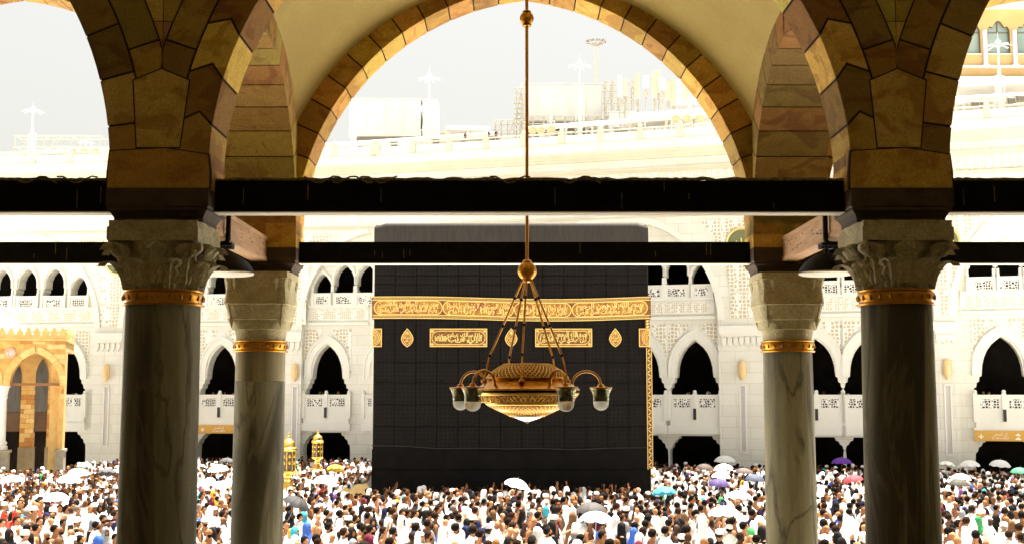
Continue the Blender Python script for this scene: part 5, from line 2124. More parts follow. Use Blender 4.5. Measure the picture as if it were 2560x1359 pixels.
ornate_post(78, 218, 400, 'tall white lamp mast left of the thick left column', 1.0)
ornate_post(213, 312, 405, 'short white lamp mast close left of the thick left column', 1.5, True, .7)
ornate_post(1072, 148, 392, 'tall white lamp mast beside the left rooftop container', .8)
ornate_post(1058, 212, 385, 'shorter white lamp mast just left of the tall one by the left container', 2.5, True, .7)
ornate_post(1378, 186, 350, 'white lamp mast in front of the right rooftop container, nearest the chandelier rod', 1.2, True, .85)
ornate_post(1450, 96, 352, 'tallest white lamp mast with finial, right of the chandelier rod', .8)
ornate_post(1722, 190, 322, 'white lamp mast beside the antenna cluster near the arch', .8, True, .8)
ornate_post(2504, 82, 330, 'white lamp mast before the brown windowed building at right edge', .8)

# stadium-like flood light ring on a tall pole
Y = 150.0
a, b = P(1492, 420, Y), P(1492, 106, Y)
t = thing('floodlight_mast', 'tall thin mast with a ring of dark floodlights behind the roof', 'floodlight', (a.x, Y, 0))
m = MB(); m.tube([(a.x, Y, 0), (a.x, Y, b.z)], [.35, .16], 10); m.build('pole', [M_steel], t)
m = MB()
rr = 1.05
m.tube([(a.x + rr * math.cos(q * PI / 8), Y + rr * math.sin(q * PI / 8), b.z) for q in range(16)], .06, 6, closed=True)
for q in range(8):
    an = q * PI / 4
    m.tube([(a.x, Y, b.z - .6), (a.x + rr * math.cos(an), Y + rr * math.sin(an), b.z)], .05, 5)
rg = m.build('ring', [M_shade], t)
for q in range(8):
    an = q * PI / 4 + .2
    m = MB(); m.box(-.26, .26, -.12, .12, -.16, .16)
    o = m.build('floodlight', [M_shade], t)
    o.matrix_parent_inverse = Matrix.Identity(4)
    o.location = (rr * 1.1 * math.cos(an), rr * 1.1 * math.sin(an), b.z + .02)
    o.rotation_euler = (.4, 0, an + PI / 2)


def scaffold(label, x0, y0, x1, y1, off, nx, nz, dp=1.2):
    Y = ry((x0 + x1) / 2) + off
    a, b = P(x0, y1, Y), P(x1, y0, Y)
    t = thing('scaffolding', label, 'scaffolding', ((a.x + b.x) / 2, Y, ROOFZ))
    m = MB(); m2 = MB()
    for d in (0, dp):
        for k in range(nx + 1):
            x = a.x + (b.x - a.x) * k / nx
            m.tube([(x, Y + d, min(a.z, ROOFZ)), (x, Y + d, b.z)], .045, 5)
        for k in range(nz + 1):
            z_ = a.z + (b.z - a.z) * k / nz
            m2.tube([(a.x - .15, Y + d, z_), (b.x + .15, Y + d, z_)], .04, 5)
    for k in range(nx + 1):
        x = a.x + (b.x - a.x) * k / nx
        for q in range(nz + 1):
            z_ = a.z + (b.z - a.z) * q / nz
            m2.tube([(x, Y, z_), (x, Y + dp, z_)], .035, 5)
    for k in range(nx):
        x, xx = a.x + (b.x - a.x) * k / nx, a.x + (b.x - a.x) * (k + 1) / nx
        if k % 2 == 0:
            m2.tube([(x, Y, a.z), (xx, Y, b.z)], .03, 5)
    m.build('standards', [M_steel], t)
    m2.build('ledgers', [M_steel], t)


scaffold('steel tube scaffolding tower on the left side of the right rooftop container', 1291, 222, 1303, 300, 7, 1, 6)
scaffold('low steel scaffolding just left of the chandelier rod behind the roof edge', 1238, 302, 1300, 348, 4, 4, 2)
scaffold('steel scaffolding along the foot of the right rooftop container', 1306, 290, 1520, 330, 6, 8, 2)
scaffold('dense steel scaffolding tower between the right container and the antennas', 1515, 203, 1583, 280, 8, 4, 5)
scaffold('faint scaffolding on the roof at the left edge', 37, 340, 250, 395, 7, 6, 2)


def antenna(px, y0, y1, i, w_=15):
    Y = ry(px) + 5 + (i % 3) * .8
    a, b = P(px, y1, Y), P(px, y0, Y)
    t = thing('cell_antenna', ANT_L[i], 'antenna', (a.x, Y, ROOFZ), group='panel antennas on the roof')
    m = MB(); hw_ = w_ / 2 * Y / 3000
    m.prism([(a.x - hw_, Y - .06), (a.x - hw_ * .7, Y - .14), (a.x + hw_ * .7, Y - .14), (a.x + hw_, Y - .06), (a.x + hw_, Y + .06), (a.x - hw_, Y + .06)], a.z, b.z, 'z')
    m.build('panel', [M_pale if i % 3 else M_wpaint], t)
    m = MB(); m.tube([(a.x, Y + .14, ROOFZ), (a.x, Y + .14, b.z - .1)], .05, 6)
    for f in (.2, .8):
        z_ = a.z + (b.z - a.z) * f
        m.box(a.x - .06, a.x + .06, Y + .061, Y + .2, z_ - .06, z_ + .06)
    m.box(a.x - hw_ * .8, a.x + hw_ * .5, Y - .02, Y + .14, a.z - .55, a.z - .2)
    m.tube([(a.x + hw_ * .3, Y, a.z - .003), (a.x + hw_ * .6, Y - .05, a.z - .4), (a.x + hw_ * .2, Y, a.z - .9), (a.x, Y + .1, a.z - 1.3)], .025, 5)
    m.build('mounting_pole', [M_steel], t)


AN = [(1550, 190, 244, 12), (1563, 195, 240, 9), (1594, 185, 247, 12), (1615, 190, 220, 16), (1636, 182, 245, 13), (1647, 176, 232, 11), (1656, 195, 225, 17), (1671, 205, 250, 12), (1684, 200, 262, 14), (1697, 198, 262, 13), (1709, 205, 258, 12), (1722, 205, 250, 12), (1735, 215, 258, 11)]
ORD = ['first', 'second', 'third', 'fourth', 'fifth', 'sixth', 'seventh', 'eighth', 'ninth', 'tenth', 'eleventh', 'twelfth', 'thirteenth', 'fourteenth', 'fifteenth', 'sixteenth', 'seventeenth', 'eighteenth', 'nineteenth', 'twentieth']
ANT_L = ['upright panel antenna, %s from the left in the rooftop antenna cluster' % ORD[i] for i in range(len(AN))]
for i, (px, y0, y1, w_) in enumerate(AN):
    antenna(px, y0, y1, i, w_)

FANS = [(1332, 326), (1353, 326), (1378, 325), (1690, 297), (1718, 297), (1750, 296), (183, 380), (212, 380), (240, 380)]
for i, (px, py) in enumerate(FANS):
    Y = ry(px) + .7
    c = P(px, py, Y)
    grp = ('in the trio right of the chandelier rod', 'in the trio near the right springing of the arch', 'in the trio beside the thick left column')[i // 3]
    t = thing('mist_fan', '%s tan round mist fan %s' % (('left', 'middle', 'right')[i % 3], grp), 'fan', (c.x, Y, ROOFZ), group='tan round mist fans on the roof edge')
    r = 11 * Y / 3000
    m = MB(); m.lathe([(0, -.08), (r * .9, -.08), (r, -.03), (r, .03), (r * .9, .08), (0, .08)], (0, 0, 0), 18)
    m.v = [(x + c.x, z_ + Y, y + c.z) for x, y, z_ in m.v]
    m.build('drum', [M_fan], t)
    m = MB(); m.tube([(c.x, Y + .1, ROOFZ - .2), (c.x, Y + .1, c.z - r * .9)], .05, 6); m.box(c.x - .2, c.x + .2, Y - .05, Y + .15, c.z - r * 1.3, c.z - r * 1.0)
    m.build('stand', [M_wpaint], t)
    m = MB()
    for q in range(4):
        a = q * PI / 4
        m.tube([(c.x - r * .9 * math.cos(a), Y - .09, c.z - r * .9 * math.sin(a)), (c.x + r * .9 * math.cos(a), Y - .09, c.z + r * .9 * math.sin(a))], .02, 5)
    m.build('guard', [M_pale], t)

# parapet balustrade along the roof edge: posts and rail, one thing per wing
for wing, a0, a1, lab in ((WL, -400, 925, 'white rooftop balustrade along the left wing of the gallery'), (WR, 935, 3000, 'white rooftop balustrade along the right wing of the gallery')):
    u0, u1 = wing.u(a0), wing.u(a1)
    p = wing.M @ Vector(((u0 + u1) / 2, .2, ZTOP))
    t = thing('roof_balustrade', lab, 'balustrade', p)
    m = wing.mb()
    m.box(u0, u1, .05, .25, ZTOP + .004, ZTOP + .12)
    n = int((u1 - u0) / 2.4)
    for k in range(n + 1):
        x = u0 + (u1 - u0) * k / n
        m.box(x - .17, x + .17, .0, .3, ZTOP + .12, ZTOP + .85)
        m.ball((x, .15, ZTOP + .95), .14, 8, 6)
    m.build('balustrade_posts', [M_cornice], t)
    m = wing.mb(); m.box(u0, u1, .10, .20, ZTOP + .12, ZTOP + .62)
    m.build('carved_panels', [M_wpaint], t)
    m = wing.mb(); m.tube([(u0, .15, ZTOP + .78), (u1, .15, ZTOP + .78)], .045, 6)
    for k in range(n * 2):
        x = u0 + (u1 - u0) * (k + .5) / (n * 2)
        m.box(x - .02, x + .02, .13, .17, ZTOP + .62, ZTOP + .78)
    m.build('hand_rail', [M_steel], t)
    # service cabinets and floodlight frames standing along the roof edge
    m2 = wing.mb()

# pipe runs behind the balustrade
for (x0, y0, x1, y1, off, r, lab) in ((800, 366, 1240, 336, 2.2, .17, 'white pipe run along the roof below the left container'), (800, 380, 1060, 360, 1.6, .10, 'thinner pipe below the white pipe run under the left container'), (1320, 322, 1850, 282, 2.0, .15, 'white pipe run along the roof right of the chandelier rod'), (2390, 252, 2700, 234, 2.0, .24, 'white pipe run along the roof at the right edge')):
    a, b = P(x0, y0, ry(x0) + off), P(x1, y1, ry(x1) + off)
    m = MB(); m.tube([a, b], r, 8)
    n = 8
    for k in range(n):
        c = a.lerp(b, (k + .5) / n)
        m.box(c.x - .06, c.x + .06, c.y - .06, c.y + .06, ROOFZ, c.z)
    o = m.build('roof_pipe', [M_wpaint], smooth=True, angle=40)
    tag(o, lab, 'pipe')

# equipment boxes on the roof edge: floodlight yokes, grey
rq = random.Random(12)
EQ = [(985, 395), (1090, 388), (1230, 378), (1385, 372), (1545, 350), (1560, 352), (1600, 345), (2440, 290), (2462, 290), (2530, 280), (2552, 275)]
for i, (px, py) in enumerate(EQ):
    Y = ry(px) + .9
    c = P(px, py, Y)
    t = thing('roof_floodlight', 'small grey floodlight on a frame at the roof edge, %s from the left' % ORD[i], 'floodlight', (c.x, Y, ROOFZ), group='small grey floodlights along the roof edge')
    z0 = max(c.z, ZTOP + .3)
    m = MB(); m.cbox((c.x, Y, z0 + .62), (.42, .2, .32), 0, (1, 1, 1), .03); m.build('lamp_head', [M_shade], t)
    m = MB()
    for sg in (-1, 1):
        m.box(c.x + sg * .26 - .025, c.x + sg * .26 + .025, Y - .03, Y + .03, ROOFZ, z0 + .8)
    m.box(c.x - .26, c.x + .26, Y - .02, Y + .02, z0 + .25, z0 + .31)
    m.build('frame', [M_steel], t)

# ---------------------------------------------------------------- brown building far right, behind the gallery
M_hotel = MAT('tan_render', (0.47, 0.30, 0.12), (0.56, 0.38, 0.17), scale=.35, rough=.8)
M_hglass = MAT('teal_glass', (0.22, 0.30, 0.27), (0.30, 0.37, 0.33), scale=.3, rough=.15)
M_hframe = MAT('dark_window_frame', (0.12, 0.08, 0.05), rough=.6)
HY = 105.0
hb_ = thing('tan_building', 'tan building with cusped teal windows towering behind the gallery at right', 'building', (P(2620, 985, HY).x, HY + 6, 0))
hx_ = lambda x: P(x, 100, HY).x
hz = lambda y: P(2500, y, HY).z
cx0 = hx_(2497); pitch = hx_(2571) - hx_(2497)
polys = [[(cx0 - pitch * 1.6, .0), (cx0 + pitch * 4.5, .0), (cx0 + pitch * 4.5, hz(24)), (cx0 - pitch * 1.6, hz(24))]]
wins = [cx0 + pitch * k for k in range(-1, 4)]


def wshape(c, g=0.0):
    w_ = pitch * .38 + g
    pts = [(0, hz(52) + g), (w_ * .22, hz(55) + g), (w_ * .42, hz(63) + g), (w_ * .50, hz(68)), (w_ * .80, hz(66) + g * .5), (w_ * .98, hz(74)), (w_, hz(80)), (w_, hz(134) - g)]
    return [(c + x, z_) for x, z_ in pts] + [(c - x, z_) for x, z_ in reversed(pts[1:])]


for c in wins:
    polys.append(wshape(c))
vs, fs = plate(polys, .6)
m = MB(); m.add([(x, y + HY, z_) for x, y, z_ in vs], fs)
m.box(cx0 - pitch * 1.6, cx0 + pitch * 4.5, HY + .9, HY + 14, 0, hz(24))
m.build('wall', [M_hotel], hb_)
m = MB(); m.box(cx0 - pitch * 1.7, cx0 + pitch * 4.5, HY - 1.2, HY + 14, hz(24), hz(2)); m.box(cx0 - pitch * 1.7, cx0 + pitch * 4.5, HY - .35, HY - .002, hz(172), hz(166)); m.box(cx0 - pitch * 1.7, cx0 + pitch * 4.5, HY - .9, HY - .002, hz(212), hz(198))
m.build('cornice', [M_wpaint], hb_)
for c in wins:
    m = MB(); m.prism(wshape(c, -.002), HY + .35, HY + .4, 'y')
    wo = m.build('window', [M_hglass], hb_)
    m = MB()
    o_ = wshape(c)
    m.tube([(x, HY + .12, z_) for x, z_ in o_], .10, 5, closed=True)
    m.box(c - pitch * .38, c + pitch * .38, HY + .28, HY + .345, hz(81), hz(79.5)); m.box(c - .04, c + .04, HY + .28, HY + .345, hz(79), hz(54))
    m.build('frame', [M_hframe], wo)
    m = MB(); m.box(c - pitch * .40, c + pitch * .40, HY - .1, HY + .3, hz(137), hz(134.5)); m.build('sill', [M_wpaint], wo)
for k in range(-2, 4):
    x = cx0 + pitch * (k + .5)
    m = MB(); m.box(x - .17, x + .17, HY - .30, HY - .003, hz(162), hz(78)); m.box(x - .28, x + .28, HY - .4, HY - .003, hz(168), hz(163))
    m.build('white_pilaster', [M_wpaint], hb_)
# turn the pavilion a little towards the middle of the court
_piv = Vector((xr, PY, 0))
_rot = Matrix.Translation(_piv) @ Matrix.Rotation(math.radians(16), 4, 'Z') @ Matrix.Translation(-_piv)
for o_ in list(pv.children_recursive) + list(sc_.children_recursive):
    o_.data.transform(_rot)
# ---------------------------------------------------------------- pilgrims
def skin_mesh(vr, edges, sub=1):
    me = bpy.data.meshes.new('tmp')
    me.from_pydata([v for v, r in vr], edges, [])
    o = bpy.data.objects.new('tmp', me)
    COL.objects.link(o)
    sk = o.modifiers.new('s', 'SKIN')
    sk.use_smooth_shade = True
    ss = o.modifiers.new('u', 'SUBSURF')
    ss.levels = sub
    lay = me.skin_vertices[0].data
    for i, (v, r) in enumerate(vr):
        lay[i].radius = (r, r) if not isinstance(r, tuple) else r
        lay[i].use_root = (i == 0)
    dg = bpy.context.evaluated_depsgraph_get()
    dg.update()
    out = bpy.data.meshes.new_from_object(o.evaluated_get(dg))
    bpy.data.objects.remove(o)
    bpy.data.meshes.remove(me)
    return out


ARMS = {
    'folded': ((.235, -.03, 1.15), (.07, .20, 1.13), Vector((-.8, .5, .25))),
    'hanging': ((.245, -.05, 1.14), (.235, .10, .90), Vector((.0, .45, -.9))),
    'raised': ((.27, .06, 1.40), (.20, .16, 1.72), Vector((-.05, .1, 1.0))),
    'reaching': ((.24, .08, 1.20), (.19, .36, 1.28), Vector((-.1, .9, .25))),
}


def body_mesh(pr, pl, stride):
    vr = [((0, 0, .95), (.15, .115)), ((0, -.005, 1.14), (.135, .10)), ((0, 0, 1.32), (.155, .105)), ((0, -.01, 1.45), (.075, .065)), ((0, .0, 1.53), .050),
          ((0, .028, 1.585), (.055, .062)), ((0, .018, 1.655), (.076, .090)), ((0, .008, 1.728), (.055, .066))]
    e = [(0, 1), (1, 2), (2, 3), (3, 4), (4, 5), (5, 6), (6, 7)]

    def add(v, r, parent):
        vr.append((v, r)); e.append((parent, len(vr) - 1)); return len(vr) - 1
    add((0, .118, 1.632), (.012, .014), 6)      # nose
    for sx in (-1, 1):
        add((sx * .088, -.002, 1.645), (.010, .018), 6)     # ears
    for sx, pose in ((1, pr), (-1, pl)):
        el, wr, hd = ARMS[pose]
        s = add((sx * .165, -.01, 1.415), .058, 2)
        el_ = add((sx * el[0], el[1], el[2]), .042, s)
        fo = add((sx * (el[0] * .5 + wr[0] * .5), (el[1] + wr[1]) / 2, (el[2] + wr[2]) / 2), .037, el_)
        w_ = add((sx * wr[0], wr[1], wr[2]), .026, fo)
        d = Vector((sx * hd.x, hd.y, hd.z)).normalized()
        wv = Vector(vr[w_][0])
        side = d.cross(Vector((0, 1, 0)) if abs(d.y) < .8 else Vector((0, 0, 1))).normalized()
        nrm = side.cross(d).normalized()
        palm = add(tuple(wv + d * .055), (.034, .018), w_)
        pv_ = Vector(vr[palm][0])
        for k, (off, ln) in enumerate(((-.030, .062), (-.010, .078), (.010, .074), (.028, .056))):
            b = add(tuple(pv_ + d * .035 + side * off), .010, palm)
            c = add(tuple(pv_ + d * (.035 + ln * .55) + side * off * 1.15 + nrm * .006), .009, b)
            add(tuple(pv_ + d * (.035 + ln) + side * off * 1.2 + nrm * .020), .007, c)
        t1 = add(tuple(pv_ - d * .012 + side * -.042 + nrm * .008), .011, palm)
        add(tuple(pv_ + d * .03 + side * -.062 + nrm * .02), .009, t1)
    for sx in (-1, 1):
        f = stride * sx
        h = add((sx * .09, 0, .86), .085, 0)
        k = add((sx * .10, .04 + f * .14, .48), .056, h)
        a = add((sx * .10, -.03 + f * .22, .085), .036, k)
        add((sx * .11, .13 + f * .22, .035), (.034, .028), a)
    me = skin_mesh(vr, e, 1)
    # darker eyes, brows and mouth as faces of the same skin
    for p in me.polygons:
        c = p.center
        p.material_index = 0
        for ex in (-.030, .030):
            if (c - Vector((ex, .095, 1.658))).length < .017:
                p.material_index = 1
        if (c - Vector((0, .098, 1.595))).length < .014:
            p.material_index = 1
    return me


def shell(rings, seg=26, fold=.012, seed=0, keep=None, close_top=False, nf=7):
    """stack of elliptical rings (z, rx, ry, cx, cy) with folds; keep(center) filters faces"""
    vs, fs = [], []
    rr = random.Random(seed)
    ph = rr.uniform(0, 6)
    n = len(rings)
    zlo, zhi = rings[0][0], rings[-1][0]
    for z_, rx, ry, cx, cy in rings:
        amt = fold * (1.3 - .9 * (z_ - zlo) / max(.01, zhi - zlo))
        for k in range(seg):
            a = 2 * PI * k / seg
            w_ = 1 + amt / max(rx, .08) * (math.sin(a * nf + ph + z_ * 3) + .6 * math.sin(a * (nf * 2 - 3) - ph * 2 + z_ * 5))
            vs.append((cx + rx * w_ * math.cos(a), cy + ry * w_ * math.sin(a), z_ + .012 * math.sin(a * 3 + ph)))
    for i in range(n - 1):
        for k in range(seg):
            f = (i * seg + k, i * seg + (k + 1) % seg, (i + 1) * seg + (k + 1) % seg, (i + 1) * seg + k)
            c = [sum(vs[q][j] for q in f) / 4 for j in range(3)]
            if keep is None or keep(*c):
                fs.append(f)
    if close_top:
        fs.append(tuple(range((n - 1) * seg, n * seg)))
    m = MB(); m.add(vs, fs)
    return m


def smooth_rings(keys, n):
    out = []
    for i in range(n):
        z_ = keys[0][0] + (keys[-1][0] - keys[0][0]) * i / (n - 1)
        for a, b in zip(keys, keys[1:]):
            if a[0] <= z_ <= b[0] + 1e-9:
                f = (z_ - a[0]) / (b[0] - a[0])
                f = f * f * (3 - 2 * f)
                out.append(tuple([z_] + [a[j] + (b[j] - a[j]) * f for j in range(1, 5)]))
                break
    return out


def garment(kind):
    """{part name: MB} for the clothes of one kind"""
    d = {}
    if kind in ('covered', 'bare', 'hooded'):
        d['lower_wrap'] = shell(smooth_rings([(.13, .215, .20, 0, .0), (.55, .20, .185, 0, .01), (.98, .185, .15, 0, 0), (1.05, .16, .125, 0, 0)], 9), fold=.012, seed=3)
        ku = [(.74, .235, .20, 0, .02), (.98, .265, .215, 0, .035), (1.18, .275, .205, 0, .02), (1.33, .255, .165, 0, 0), (1.42, .215, .125, 0, -.01), (1.485, .125, .092, 0, -.01), (1.53, .085, .080, 0, -.005)]
        if kind == 'bare':
            ku = [(.80, .225, .185, -.015, .01), (1.0, .235, .195, -.02, .03), (1.18, .235, .19, -.03, .02), (1.33, .235, .165, -.035, 0), (1.42, .205, .128, -.03, -.01), (1.485, .125, .095, -.02, -.01), (1.52, .090, .082, -.02, -.005)]
            d['upper_wrap'] = shell(smooth_rings(ku, 15), fold=.014, seed=5, nf=6, keep=lambda x, y, z_: z_ < 1.12 + (.17 - x) * 1.55)
        else:
            d['upper_wrap'] = shell(smooth_rings(ku, 15), fold=.014, seed=6, nf=6)
        if kind == 'hooded':
            kh = [(1.36, .20, .15, 0, -.02), (1.48, .135, .125, 0, -.01), (1.58, .108, .125, 0, 0), (1.68, .104, .122, 0, .0), (1.745, .085, .10, 0, -.005), (1.785, .04, .05, 0, -.01)]
            d['hood'] = shell(smooth_rings(kh, 14), fold=.006, seed=8, close_top=True, keep=lambda x, y, z_: not (y > .055 and abs(x) < .075 and 1.53 < z_ < 1.715))
    elif kind == 'abaya':
        d['robe'] = shell(smooth_rings([(.05, .30, .27, 0, 0), (.5, .25, .22, 0, 0), (.95, .225, .175, 0, .005), (1.2, .225, .165, 0, .005), (1.36, .215, .135, 0, 0), (1.44, .17, .105, 0, -.01), (1.50, .07, .065, 0, -.01)], 14), fold=.016, seed=9)
        kh = [(1.22, .215, .165, 0, .0), (1.36, .205, .15, 0, -.005), (1.47, .135, .12, 0, 0), (1.56, .105, .118, 0, 0), (1.66, .105, .124, 0, .0), (1.74, .085, .10, 0, -.005), (1.785, .04, .05, 0, -.01)]
        d['headscarf'] = shell(smooth_rings(kh, 16), fold=.006, seed=10, close_top=True, keep=lambda x, y, z_: not (y > .06 and abs(x) < .062 and 1.565 < z_ < 1.705))
    elif kind == 'khimar':
        d['robe'] = shell(smooth_rings([(.05, .28, .26, 0, 0), (.5, .24, .21, 0, 0), (.95, .2, .16, 0, .005)], 8), fold=.016, seed=11)
        kh = [(.72, .285, .235, 0, .01), (1.0, .275, .225, 0, .03), (1.22, .265, .19, 0, .01), (1.38, .22, .15, 0, -.005), (1.47, .14, .12, 0, 0), (1.56, .108, .12, 0, 0), (1.66, .106, .125, 0, .0), (1.74, .085, .10, 0, -.005), (1.785, .04, .05, 0, -.01)]
        d['prayer_cape'] = shell(smooth_rings(kh, 20), fold=.013, seed=12, close_top=True, keep=lambda x, y, z_: not (y > .06 and abs(x) < .062 and 1.565 < z_ < 1.705))
    elif kind == 'thobe':
        d['long_shirt'] = shell(smooth_rings([(.12, .23, .21, 0, 0), (.5, .22, .19, 0, 0), (.95, .205, .16, 0, .005), (1.2, .215, .155, 0, .005), (1.36, .205, .13, 0, 0), (1.43, .165, .10, 0, -.01), (1.50, .066, .062, 0, -.005)], 14), fold=.010, seed=14)
    return d


def sleeves(pr, pl):
    out = []
    for sx, pose in ((1, pr), (-1, pl)):
        m = MB()
        el, wr, hd = ARMS[pose]
        a, b, c = Vector((sx * .16, -.01, 1.40)), Vector((sx * el[0], el[1], el[2])), Vector((sx * wr[0], wr[1], wr[2]))
        m.tube([a, a.lerp(b, .5), b, b.lerp(c, .5), c], [.075, .068, .062, .062, .068], 10)
        out.append(m)
    return out


def head_piece(kind):
    m = MB()
    if kind == 'hair':
        m.ball((0, -.002, 1.662), .1, 18, 14, 0, (1, 1, 1), (.90, 1.08, 1.02))
        f2 = []
        for f in m.f:
            c = [sum(m.v[q][j] for q in f) / len(f) for j in range(3)]
            if c[1] < .045 + (c[2] - 1.66) * .55 and c[2] > 1.585 + max(0, c[1]) * .6:
                f2.append(f)
        m.f = f2
    elif kind == 'cap':
        m.lathe([(.096, -.045), (.100, -.01), (.098, .03), (.088, .055), (.05, .075), (.0, .08)], (0, 0, 1.70), 18, cap=False, rfn=lambda r, a, z_: r * (1 + .10 * abs(math.sin(a))))
    elif kind == 'beard':
        m.ball((0, .035, 1.583), .07, 14, 10, 0, (1, 1, 1), (.98, .98, .85))
        f2 = []
        for f in m.f:
            c = [sum(m.v[q][j] for q in f) / len(f) for j in range(3)]
            if c[1] > .03 and c[2] < 1.605:
                f2.append(f)
        m.f = f2
    m.mi = [0] * len(m.f); m.t = [(1, 1, 1)] * len(m.f)
    return m


M_any = MAT('cloth_white', (0.80, 0.79, 0.76), (0.85, 0.84, 0.81), scale=6, rough=.9, bump=.2, bscale=25)
CLOTHS = {
    'white': M_any,
    'cream': MAT('cloth_cream', (0.68, 0.60, 0.46), rough=.9, spec=.1), 'black': MAT('cloth_black', (0.012, 0.011, 0.011), (0.02, 0.018, 0.018), scale=6, rough=.9, spec=.08),
    'navy': MAT('cloth_navy', (0.02, 0.025, 0.07), rough=.9, spec=.1), 'maroon': MAT('cloth_maroon', (0.13, 0.02, 0.035), rough=.9, spec=.1), 'grey': MAT('cloth_grey', (0.25, 0.25, 0.26), rough=.9, spec=.1),
    'pink': MAT('cloth_pink', (0.72, 0.30, 0.33), rough=.9, spec=.1), 'turquoise': MAT('cloth_turquoise', (0.05, 0.36, 0.46), rough=.9, spec=.1), 'ochre': MAT('cloth_ochre', (0.68, 0.33, 0.03), rough=.9, spec=.1),
    'green': MAT('cloth_green', (0.06, 0.30, 0.10), rough=.9, spec=.1), 'brown': MAT('cloth_brown', (0.14, 0.075, 0.035), rough=.9, spec=.1), 'blue': MAT('cloth_blue', (0.05, 0.12, 0.45), rough=.9, spec=.1),
    'red': MAT('cloth_red', (0.55, 0.06, 0.04), rough=.9, spec=.1), 'purple': MAT('cloth_purple', (0.16, 0.07, 0.24), rough=.9, spec=.1),
}
CRGB = {'white': (.80, .79, .76), 'cream': (.68, .60, .46), 'black': (.015, .014, .014), 'navy': (.02, .025, .07), 'maroon': (.13, .02, .035), 'grey': (.25, .25, .26), 'pink': (.72, .30, .33),
        'turquoise': (.05, .36, .46), 'ochre': (.68, .33, .03), 'green': (.06, .30, .10), 'brown': (.14, .075, .035), 'blue': (.05, .12, .45), 'red': (.55, .06, .04), 'purple': (.16, .07, .24)}
SKINS = [(.44, .205, .095), (.30, .130, .055), (.18, .078, .032), (.07, .032, .016), (.36, .165, .075)]
M_skin = [MAT('skin_tone', c, tuple(min(1, q * 1.15) for q in c), scale=8, rough=.65, spec=.2) for c in SKINS]
M_feat = MAT('eyes_and_lips', (0.05, 0.022, 0.016), rough=.6)
HAIRS = [(.008, .0055, .004), (.024, .011, .006), (.17, .15, .13)]
M_hair = [MAT('hair', c, rough=.8, spec=.08) for c in HAIRS]

POSES = [('folded', 'folded', .5), ('hanging', 'hanging', .9), ('reaching', 'folded', .7), ('raised', 'hanging', .4), ('raised', 'raised', .3)]
BODY = []
for i, (a_, b_, st_) in enumerate(POSES):
    me = body_mesh(a_, b_, st_)
    me.name = 'body'
    me.materials.clear(); me.materials.append(M_skin[0]); me.materials.append(M_feat)
    me.polygons.foreach_set('use_smooth', [True] * len(me.polygons))
    BODY.append(me)
GARM = {}
for kd in ('covered', 'bare', 'hooded', 'abaya', 'khimar', 'thobe'):
    GARM[kd] = {n_: mb_.mesh(n_, [M_any], True, 80, recalc=True) for n_, mb_ in garment(kd).items()}
SLEEVE = [[q_.mesh('sleeve', [M_any], True, 80) for q_ in sleeves(a_, b_)] for a_, b_, s_ in POSES]
HEADP = {k_2: head_piece(k_2).mesh(k_2, [M_hair[0]], True, 80) for k_2 in ('hair', 'cap', 'beard')}


def setmat(o, m):
    o.material_slots[0].link = 'OBJECT'
    o.material_slots[0].material = m


def make_person(x, y, rot, sc, spec):
    """spec: kind, pose index, cloth, skin, head ('hair','cap','bald'), beard, hair, second colour"""
    o = bpy.data.objects.new('person', None)
    o.empty_display_size = .2
    COL.objects.link(o)
    o.location = (x, y, gz(y))
    o.rotation_euler = (0, 0, rot)
    o.scale = (sc, sc, sc)
    b = bpy.data.objects.new('body', BODY[spec['pose']]); COL.objects.link(b); b.parent = o; setmat(b, M_skin[spec['skin']])
    for n_, me in GARM[spec['kind']].items():
        c = bpy.data.objects.new(n_, me); COL.objects.link(c); c.parent = o
        col = spec['head_cloth'] if n_ in ('headscarf', 'prayer_cape', 'hood') else spec['cloth']
        setmat(c, CLOTHS[col])
    if spec['kind'] in ('abaya', 'thobe'):
        for sm_ in SLEEVE[spec['pose']]:
            c = bpy.data.objects.new('sleeve', sm_); COL.objects.link(c); c.parent = o; setmat(c, CLOTHS[spec['cloth']])
    if spec['kind'] in ('covered', 'bare', 'thobe'):
        if spec['head'] in ('hair', 'cap'):
            c = bpy.data.objects.new('hair', HEADP['hair']); COL.objects.link(c); c.parent = o; setmat(c, M_hair[spec['hair']])
        if spec['head'] == 'cap':
            c = bpy.data.objects.new('cap', HEADP['cap']); COL.objects.link(c); c.parent = o; setmat(c, CLOTHS['white'])
        if spec['beard']:
            c = bpy.data.objects.new('beard', HEADP['beard']); COL.objects.link(c); c.parent = o; setmat(c, M_hair[spec['hair']])
    return o


pr_ = random.Random(99)


